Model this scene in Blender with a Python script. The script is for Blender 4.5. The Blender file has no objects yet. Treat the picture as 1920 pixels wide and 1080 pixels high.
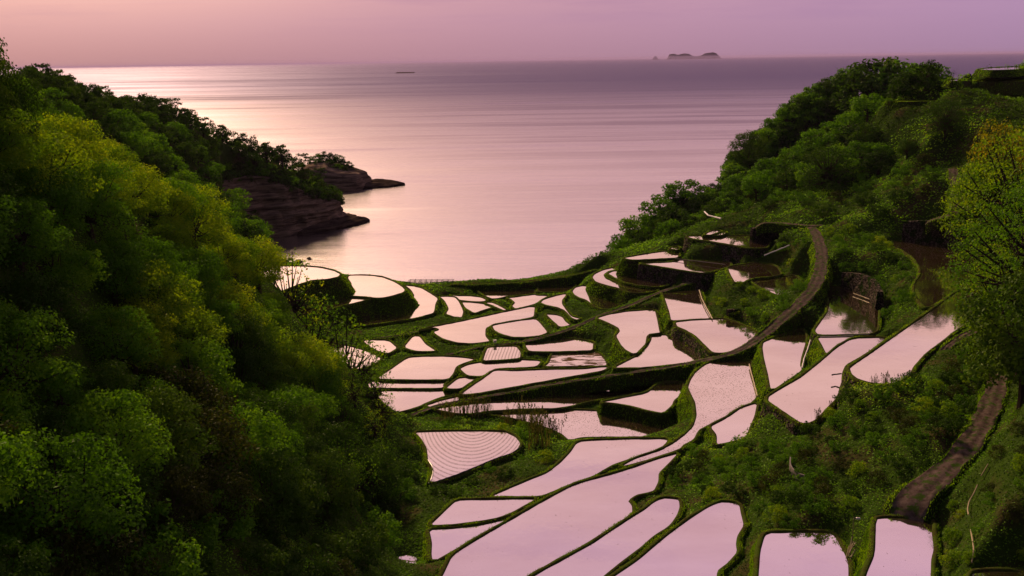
import bpy, bmesh, math, random
import numpy as np
from mathutils import Vector, Matrix
from mathutils.geometry import tessellate_polygon
random.seed(7); RNG = np.random.default_rng(7)
SC = bpy.context.scene; COL = SC.collection
# ------------------------------------------------------------ camera frame
HC = 75.0; FPX = 2059.0
HORIZON_Y = 113.0
PITCH = math.atan((540 - HORIZON_Y) / FPX); ROLL = math.radians(0.88)
F_ = np.array([0, math.cos(PITCH), -math.sin(PITCH)])
U0 = np.array([0, math.sin(PITCH), math.cos(PITCH)]); R0 = np.array([1.0, 0, 0])
R_ = R0 * math.cos(ROLL) - U0 * math.sin(ROLL)
U_ = U0 * math.cos(ROLL) + R0 * math.sin(ROLL)
CAM = np.array([0, 0, HC])
def ray(px, py):
    return F_ + (px - 960) / FPX * R_ + (540 - py) / FPX * U_
def P(px, py, z):
    """where the sight line through a photo position meets height z"""
    d = ray(px, py); t = (z - HC) / d[2]
    return CAM + d * t
def PD(px, py, Y):
    d = ray(px, py); return CAM + d * (Y / d[1])
def proj(p):
    v = np.asarray(p, float) - CAM
    f = v @ F_
    f = np.where(f < 1e-3, 1e-3, f)
    return 960 + FPX * (v @ R_) / f, 540 - FPX * (v @ U_) / f
cam_d = bpy.data.cameras.new("camera"); cam = bpy.data.objects.new("camera", cam_d); COL.objects.link(cam)
cam_d.sensor_width = 36; cam_d.lens = FPX / 1920 * 36; cam_d.clip_start = 0.5; cam_d.clip_end = 300000
M = Matrix(((R_[0], U_[0], -F_[0], 0), (R_[1], U_[1], -F_[1], 0), (R_[2], U_[2], -F_[2], HC), (0, 0, 0, 1)))
cam.matrix_world = M; SC.camera = cam
SC.view_settings.view_transform = 'Standard'; SC.view_settings.look = 'None'
SC.view_settings.exposure = 0; SC.view_settings.gamma = 1
try:
    SC.cycles.max_bounces = 6; SC.cycles.diffuse_bounces = 3; SC.cycles.glossy_bounces = 3
    SC.cycles.transmission_bounces = 3; SC.cycles.transparent_max_bounces = 6; SC.cycles.volume_bounces = 0
    SC.cycles.caustics_reflective = False; SC.cycles.caustics_refractive = False
    SC.cycles.sample_clamp_indirect = 4
except Exception: pass
# ------------------------------------------------------------ helpers
def tag(o, label=None, cat=None, group=None, kind=None):
    if label: o['label'] = label
    if cat: o['category'] = cat
    if group: o['group'] = group
    if kind: o['kind'] = kind
    return o
def mesh_np(name, V, faces, mats, parent=None, smooth=False, attr=None, link=True, midx=None):
    """faces: (n,k) array or list of tuples; attr: dict face-domain float"""
    me = bpy.data.meshes.new(name)
    V = np.asarray(V, np.float32)
    if isinstance(faces, np.ndarray):
        n, k = faces.shape
        me.vertices.add(len(V)); me.vertices.foreach_set('co', V.ravel())
        me.loops.add(n * k); me.loops.foreach_set('vertex_index', faces.astype(np.int32).ravel())
        me.polygons.add(n)
        me.polygons.foreach_set('loop_start', np.arange(0, n * k, k, dtype=np.int32))
        me.polygons.foreach_set('loop_total', np.full(n, k, dtype=np.int32))
        me.update(calc_edges=True)
    else:
        me.from_pydata([tuple(v) for v in V.tolist()], [], [tuple(f) for f in faces]); me.update()
    if smooth: me.polygons.foreach_set('use_smooth', np.ones(len(me.polygons), bool))
    for m in (mats if isinstance(mats, (list, tuple)) else [mats]): me.materials.append(m)
    if midx is not None: me.polygons.foreach_set('material_index', np.asarray(midx, np.int32))
    if attr:
        for kx, vv in attr.items():
            a = me.attributes.new(kx, 'FLOAT', 'FACE'); a.data.foreach_set('value', np.asarray(vv, np.float32))
    o = bpy.data.objects.new(name, me)
    if link: COL.objects.link(o)
    if parent is not None: o.parent = parent
    return o
def empty(name, loc=(0, 0, 0), rz=0):
    o = bpy.data.objects.new(name, None); COL.objects.link(o); o.location = loc; o.rotation_euler = (0, 0, rz)
    o.empty_display_size = 0.5
    return o
def h2(ix, iy, s=0):
    n = (ix.astype(np.int64) * 374761393 + iy.astype(np.int64) * 668265263 + s * 974634777) & 0x7fffffff
    n = ((n ^ (n >> 13)) * 1274126177) & 0x7fffffff
    return ((n ^ (n >> 16)) & 0xffff) / 65535.0
def vnoise(x, y, s=0):
    x = np.asarray(x, float); y = np.asarray(y, float)
    ix = np.floor(x); iy = np.floor(y); fx = x - ix; fy = y - iy
    fx = fx * fx * (3 - 2 * fx); fy = fy * fy * (3 - 2 * fy)
    a = h2(ix, iy, s); b = h2(ix + 1, iy, s); c = h2(ix, iy + 1, s); d = h2(ix + 1, iy + 1, s)
    return (a * (1 - fx) + b * fx) * (1 - fy) + (c * (1 - fx) + d * fx) * fy * 1.0
def fbm(x, y, s=0, o=4):
    r = 0; a = .5; t = 0
    for i in range(o):
        r = r + a * vnoise(x * 2 ** i, y * 2 ** i, s + i); t += a; a *= .5
    return r / t
def inpoly(px, py, poly):
    px = np.asarray(px, float); py = np.asarray(py, float)
    r = np.zeros(px.shape, bool); n = len(poly)
    for i in range(n):
        x0, y0 = poly[i][0], poly[i][1]; x1, y1 = poly[(i + 1) % n][0], poly[(i + 1) % n][1]
        if y0 == y1: continue
        c = ((y0 > py) != (y1 > py)) & (px < (x1 - x0) * (py - y0) / (y1 - y0) + x0)
        r ^= c
    return r
def segdist(px, py, a, b):
    ax, ay = a[0], a[1]; dx, dy = b[0] - ax, b[1] - ay
    L = dx * dx + dy * dy + 1e-12
    t = np.clip(((px - ax) * dx + (py - ay) * dy) / L, 0, 1)
    return np.hypot(px - ax - t * dx, py - ay - t * dy), t
def chaikin(pts, closed=True, it=1):
    pts = np.asarray(pts, float)
    for _ in range(it):
        if closed:
            nx = np.roll(pts, -1, 0)
            pts = np.stack([pts * .86 + nx * .14, pts * .14 + nx * .86], 1).reshape(-1, pts.shape[1])
        else:
            a, b = pts[:-1], pts[1:]
            pts = np.concatenate([pts[:1], np.stack([a * .75 + b * .25, a * .25 + b * .75], 1).reshape(-1, pts.shape[1]), pts[-1:]])
    return pts
def resample(pts, step, closed=True):
    pts = np.asarray(pts, float)
    q = np.concatenate([pts, pts[:1]]) if closed else pts
    d = np.r_[0, np.cumsum(np.linalg.norm(np.diff(q[:, :2], axis=0), axis=1))]
    n = max(4, int(d[-1] / step))
    s = np.linspace(0, d[-1], n + 1)
    if closed: s = s[:-1]
    return np.stack([np.interp(s, d, q[:, k]) for k in range(q.shape[1])], 1)
def tube(path, radii, seg=6):
    path = np.asarray(path, float); n = len(path); V = []; Fc = []
    for i in range(n):
        t = path[min(i + 1, n - 1)] - path[max(i - 1, 0)]; t = t / (np.linalg.norm(t) + 1e-9)
        a = np.cross(t, [0, 0, 1.0]) if abs(t[2]) < .9 else np.cross(t, [1.0, 0, 0]); a /= np.linalg.norm(a) + 1e-9
        b = np.cross(t, a); r = radii[i] if hasattr(radii, '__len__') else radii
        for k in range(seg):
            an = 2 * math.pi * k / seg
            V.append(path[i] + r * (math.cos(an) * a + math.sin(an) * b))
    for i in range(n - 1):
        for k in range(seg):
            k2 = (k + 1) % seg
            Fc.append((i * seg + k, i * seg + k2, (i + 1) * seg + k2, (i + 1) * seg + k))
    Fc.append(tuple(range(seg))[::-1]); Fc.append(tuple((n - 1) * seg + k for k in range(seg)))
    return V, Fc
def boxv(c, sx, sy, sz, rz=0):
    ca, sa = math.cos(rz), math.sin(rz); V = []
    for dz in (0, sz):
        for dx, dy in ((-sx, -sy), (sx, -sy), (sx, sy), (-sx, sy)):
            x, y = dx / 2, dy / 2
            V.append((c[0] + x * ca - y * sa, c[1] + x * sa + y * ca, c[2] + dz))
    return V, [(3, 2, 1, 0), (4, 5, 6, 7), (0, 1, 5, 4), (1, 2, 6, 5), (2, 3, 7, 6), (3, 0, 4, 7)]
class MB:
    def __init__(s): s.V = []; s.F = []
    def add(s, vf):
        o = len(s.V); s.V += [tuple(v) for v in vf[0]]; s.F += [tuple(i + o for i in f) for f in vf[1]]; return s
    def build(s, name, mat, parent=None): return mesh_np(name, s.V, s.F, mat, parent)
# ------------------------------------------------------------ materials
def newmat(name):
    m = bpy.data.materials.new(name); m.use_nodes = True
    nt = m.node_tree; nt.nodes.clear(); return m, nt
class NT:
    def __init__(s, nt): s.nt = nt
    def n(s, typ, **kw):
        nd = s.nt.nodes.new(typ)
        for k, v in kw.items():
            if k.startswith('i_'):
                key = k[2:].replace('_', ' ')
                nd.inputs[key].default_value = v
            else: setattr(nd, k, v)
        return nd
    def l(s, a, b): s.nt.links.new(a, b)
    def math(s, op, a, b=None, clamp=False):
        nd = s.nt.nodes.new('ShaderNodeMath'); nd.operation = op; nd.use_clamp = clamp
        for i, v in enumerate((a, b)):
            if v is None: continue
            if isinstance(v, (int, float)): nd.inputs[i].default_value = v
            else: s.l(v, nd.inputs[i])
        return nd.outputs[0]
    def maprange(s, v, a, b, c=0, d=1):
        nd = s.nt.nodes.new('ShaderNodeMapRange'); s.l(v, nd.inputs[0])
        for i, x in enumerate((a, b, c, d)): nd.inputs[i + 1].default_value = x
        return nd.outputs[0]
    def mixc(s, f, a, b, blend='MIX'):
        nd = s.nt.nodes.new('ShaderNodeMix'); nd.data_type = 'RGBA'; nd.blend_type = blend
        for idx, v in ((0, f), (6, a), (7, b)):
            if isinstance(v, (int, float)): nd.inputs[idx].default_value = v
            elif isinstance(v, tuple): nd.inputs[idx].default_value = (*v, 1) if len(v) == 3 else v
            else: s.l(v, nd.inputs[idx])
        return nd.outputs[2]
    def noise(s, vec, scale, detail=4, rough=.5, out='Fac', dist=0):
        nd = s.n('ShaderNodeTexNoise'); nd.inputs['Scale'].default_value = scale; nd.inputs['Detail'].default_value = detail
        nd.inputs['Roughness'].default_value = rough; nd.inputs['Distortion'].default_value = dist
        if vec is not None: s.l(vec, nd.inputs['Vector'])
        return nd.outputs[out]
    def ramp(s, f, stops):
        nd = s.n('ShaderNodeValToRGB'); e = nd.color_ramp.elements
        while len(e) < len(stops): e.new(.5)
        for i, (p, c) in enumerate(stops): e[i].position = p; e[i].color = (*c, 1)
        s.l(f, nd.inputs[0]); return nd.outputs[0]
    def mapping(s, vec, scale=(1, 1, 1), rot=(0, 0, 0), loc=(0, 0, 0)):
        nd = s.n('ShaderNodeMapping'); s.l(vec, nd.inputs[0])
        nd.inputs['Scale'].default_value = scale; nd.inputs['Rotation'].default_value = rot; nd.inputs['Location'].default_value = loc
        return nd.outputs[0]
    def mixs(s, f, a, b):
        nd = s.n('ShaderNodeMixShader')
        if isinstance(f, (int, float)): nd.inputs[0].default_value = f
        else: s.l(f, nd.inputs[0])
        s.l(a, nd.inputs[1]); s.l(b, nd.inputs[2]); return nd.outputs[0]
    def out(s, sh):
        o = s.n('ShaderNodeOutputMaterial'); s.l(sh, o.inputs['Surface'])
def pos(t): return t.n('ShaderNodeNewGeometry').outputs['Position']
def srgb(r, g, b):
    return tuple(((c / 255) / 12.92 if c / 255 <= .04045 else ((c / 255 + .055) / 1.055) ** 2.4) for c in (r, g, b))

def leaf_mat(name, cols, transl=.35, objvar=.25, gloss=.008):
    """cols: dark->light leaf pigments, picked by per-clump tint and by the plant"""
    m, nt = newmat(name); t = NT(nt)
    at = t.n('ShaderNodeAttribute', attribute_name='tint').outputs['Fac']
    oi = t.n('ShaderNodeObjectInfo').outputs['Random']
    f = t.math('ADD', at, t.math('MULTIPLY', t.math('SUBTRACT', oi, .5), objvar), clamp=True)
    n = len(cols)
    c = t.ramp(f, [(i / (n - 1), cc) for i, cc in enumerate(cols)])
    d = t.n('ShaderNodeBsdfDiffuse'); t.l(c, d.inputs[0])
    tr = t.n('ShaderNodeBsdfTranslucent'); ct = t.mixc(1.0, c, (1.35, 1.25, .45), 'MULTIPLY'); t.l(ct, tr.inputs[0])
    s = t.mixs(transl, d.outputs[0], tr.outputs[0])
    g = t.n('ShaderNodeBsdfGlossy'); g.inputs['Roughness'].default_value = .5; g.inputs[0].default_value = (.8, .8, .8, 1)
    t.out(t.mixs(gloss, s, g.outputs[0])); return m
def bark_mat(name, c1, c2):
    m, nt = newmat(name); t = NT(nt); p = pos(t)
    c = t.mixc(t.noise(t.mapping(p, (6, 6, 1.5)), 2), c1, c2)
    d = t.n('ShaderNodeBsdfDiffuse'); t.l(c, d.inputs[0]); t.out(d.outputs[0]); return m
def simple_mat(name, c, rough=.6, c2=None, sc=3, metal=0):
    m, nt = newmat(name); t = NT(nt); p = pos(t)
    b = t.n('ShaderNodeBsdfPrincipled'); b.inputs['Roughness'].default_value = rough; b.inputs['Metallic'].default_value = metal
    cc = t.mixc(t.noise(p, sc, 5, .65), c, c2 or tuple(x * .6 for x in c)); t.l(cc, b.inputs['Base Color']); t.out(b.outputs[0]); return m

def ground_mat():
    m, nt = newmat('ground'); t = NT(nt); p = pos(t)
    n1 = t.noise(p, .12, 5); n2 = t.noise(p, 1.4, 4, .6)
    c = t.mixc(n2, (.018, .036, .006), (.045, .085, .012))
    c = t.mixc(t.maprange(n1, .52, .66), c, (.055, .05, .02))
    c = t.mixc(t.maprange(n2, .6, .75), c, (.05, .035, .022))
    d = t.n('ShaderNodeBsdfDiffuse'); t.l(c, d.inputs[0])
    b = t.n('ShaderNodeBump'); b.inputs['Strength'].default_value = .8; b.inputs['Distance'].default_value = .4
    t.l(n2, b.inputs['Height']); t.l(b.outputs[0], d.inputs['Normal']); t.out(d.outputs[0]); return m
def bund_mat():
    m, nt = newmat('bund'); t = NT(nt); p = pos(t)
    n2 = t.noise(p, 2.2, 4, .65); n1 = t.noise(p, .3, 3)
    c = t.mixc(t.maprange(n2, .35, .65), (.035, .022, .012), (.06, .085, .014))
    c = t.mixc(t.maprange(n1, .45, .7), c, (.05, .09, .01))
    d = t.n('ShaderNodeBsdfDiffuse'); t.l(c, d.inputs[0])
    b = t.n('ShaderNodeBump'); b.inputs['Strength'].default_value = .7; b.inputs['Distance'].default_value = .15
    t.l(n2, b.inputs['Height']); t.l(b.outputs[0], d.inputs['Normal']); t.out(d.outputs[0]); return m
def bank_mat():
    m, nt = newmat('grass_bank'); t = NT(nt); p = pos(t)
    q = t.mapping(p, (2.5, 2.5, .7)); n2 = t.noise(q, 1.6, 5, .65); n1 = t.noise(p, .25, 3)
    c = t.mixc(n2, (.012, .018, .004), (.04, .075, .01))
    c = t.mixc(t.maprange(n1, .5, .75), c, (.04, .032, .016))
    d = t.n('ShaderNodeBsdfDiffuse'); t.l(c, d.inputs[0])
    b = t.n('ShaderNodeBump'); b.inputs['Strength'].default_value = 1; b.inputs['Distance'].default_value = .3
    t.l(n2, b.inputs['Height']); t.l(b.outputs[0], d.inputs['Normal']); t.out(d.outputs[0]); return m
def stone_mat():
    m, nt = newmat('stone_wall'); t = NT(nt); p = pos(t)
    v = t.n('ShaderNodeTexVoronoi', feature='DISTANCE_TO_EDGE'); v.inputs['Scale'].default_value = 1.5; t.l(p, v.inputs['Vector'])
    v2 = t.n('ShaderNodeTexVoronoi'); v2.inputs['Scale'].default_value = 1.5; t.l(p, v2.inputs['Vector'])
    edge = t.maprange(v.outputs['Distance'], .02, .16)
    sc = t.n('ShaderNodeSeparateColor'); t.l(v2.outputs['Color'], sc.inputs[0])
    c = t.mixc(sc.outputs[0], (.06, .05, .042), (.15, .125, .105))
    c = t.mixc(edge, (.012, .011, .008), c)
    n = t.noise(p, .5, 4)
    c = t.mixc(t.maprange(n, .5, .6), c, (.02, .04, .008))
    d = t.n('ShaderNodeBsdfDiffuse'); t.l(c, d.inputs[0])
    b = t.n('ShaderNodeBump'); b.inputs['Strength'].default_value = 1; b.inputs['Distance'].default_value = .3
    t.l(edge, b.inputs['Height']); t.l(b.outputs[0], d.inputs['Normal']); t.out(d.outputs[0]); return m
def road_mat():
    m, nt = newmat('dirt_road'); t = NT(nt); p = pos(t)
    n = t.noise(p, 1.2, 6, .7); n1 = t.noise(p, .25, 3)
    c = t.mixc(t.maprange(n, .35, .65), (.045, .032, .028), (.135, .1, .092))
    c = t.mixc(t.maprange(t.noise(p, .9, 5, .7), .50, .60), c, (.04, .075, .012))
    d = t.n('ShaderNodeBsdfDiffuse'); t.l(c, d.inputs[0])
    b = t.n('ShaderNodeBump'); b.inputs['Strength'].default_value = .6; b.inputs['Distance'].default_value = .12
    t.l(n, b.inputs['Height']); t.l(b.outputs[0], d.inputs['Normal']); t.out(d.outputs[0]); return m
def water_mat(name, kind='plain', center=(0, 0), refl=.86):
    m, nt = newmat(name); t = NT(nt); p = pos(t)
    g = t.n('ShaderNodeBsdfGlossy'); g.inputs['Roughness'].default_value = .03
    t.l(t.mixc(t.maprange(t.noise(t.mapping(p, (.5, 1, 1)), .07, 4, .6), .35, .65), (.90, .86, .82), (1, .985, .95)), g.inputs[0])
    bn = t.noise(t.mapping(p, (1, .5, 1)), .9, 4, .6); b = t.n('ShaderNodeBump')
    b.inputs['Strength'].default_value = .12; b.inputs['Distance'].default_value = .06
    t.l(bn, b.inputs['Height']); t.l(b.outputs[0], g.inputs['Normal'])
    d = t.n('ShaderNodeBsdfDiffuse'); dc = t.mixc(t.noise(p, .6, 4), (.07, .045, .02), (.12, .085, .045)); t.l(dc, d.inputs[0])
    fac = refl
    # mud clods and weed scraps that break the surface
    clod = t.maprange(t.noise(t.mapping(p, (1, .45, 1)), 2.6, 3, .7), .68, .71)
    patch = t.maprange(t.noise(p, .13, 2), .50, .58)
    mud = t.math('MULTIPLY', clod, patch)
    if kind == 'dots':
        mud = t.math('MAXIMUM', mud, t.math('MULTIPLY', t.maprange(t.noise(p, 3.4, 2, .6), .60, .64), t.maprange(t.noise(p, .3, 2), .35, .5)))
    if kind == 'mud':
        mud = t.maprange(t.noise(t.mapping(p, (.25, .8, 1)), 1.0, 5, .6), .5, .54)
    if kind in ('rows', 'rings'):
        q = t.mapping(p, loc=(-center[0], -center[1], 0)) if kind == 'rings' else p
        w = t.n('ShaderNodeTexWave', wave_type='RINGS' if kind == 'rings' else 'BANDS')
        if kind == 'rings': w.rings_direction = 'Z'
        else: w.bands_direction = 'X'
        w.inputs['Scale'].default_value = .52 if kind == 'rings' else .42; w.inputs['Distortion'].default_value = 1.6; w.inputs['Detail'].default_value = 4
        w.inputs['Detail Scale'].default_value = .4
        q = t.mapping(q, (1, .36 if kind == 'rings' else .55, 1), rot=(0, 0, 0 if kind == 'rings' else .15)); t.l(q, w.inputs['Vector'])
        broken = t.noise(p, 4.5, 4, .8)
        rows = t.math('MULTIPLY', t.maprange(w.outputs['Fac'], .55, .85), t.maprange(broken, .38, .58))
        mud = t.math('MAXIMUM', mud, t.math('MULTIPLY', rows, .6))
    f = t.math('MULTIPLY', t.math('SUBTRACT', 1.0, mud), fac)
    t.out(t.mixs(f, d.outputs[0], g.outputs[0])); return m
MAT = dict(ground=ground_mat(), bund=bund_mat(), bank=bank_mat(), stone=stone_mat(), road=road_mat(),
           water=water_mat('paddy_water'), dots=water_mat('seeded_paddy_water', 'dots'), mud=water_mat('muddy_paddy_water', 'mud'),
           rows=water_mat('ploughed_paddy_water', 'rows'), stream=water_mat('stream_water', 'mud', refl=.8),
           bark=bark_mat('bark', (.03, .022, .016), (.07, .055, .042)),
           concrete=simple_mat('concrete', (.22, .19, .19), .9), white=simple_mat('white_pipe', (.75, .72, .72), .4, (.6, .56, .55)),
           bamboo=simple_mat('bamboo', (.42, .33, .2), .6), darkmetal=simple_mat('dark_metal', (.06, .055, .06), .5),
           plastic=simple_mat('black_plastic_sheet', (.02, .02, .024), .3))
C1=(480,460);C2=(900,460);C3=(1280,400);C4=(640,640);C5=(1040,640);C6=(1440,400);C7=(1440,640);C8=(1440,810);C9=(960,810);C10=(480,810);C14=(1100,280)
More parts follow.
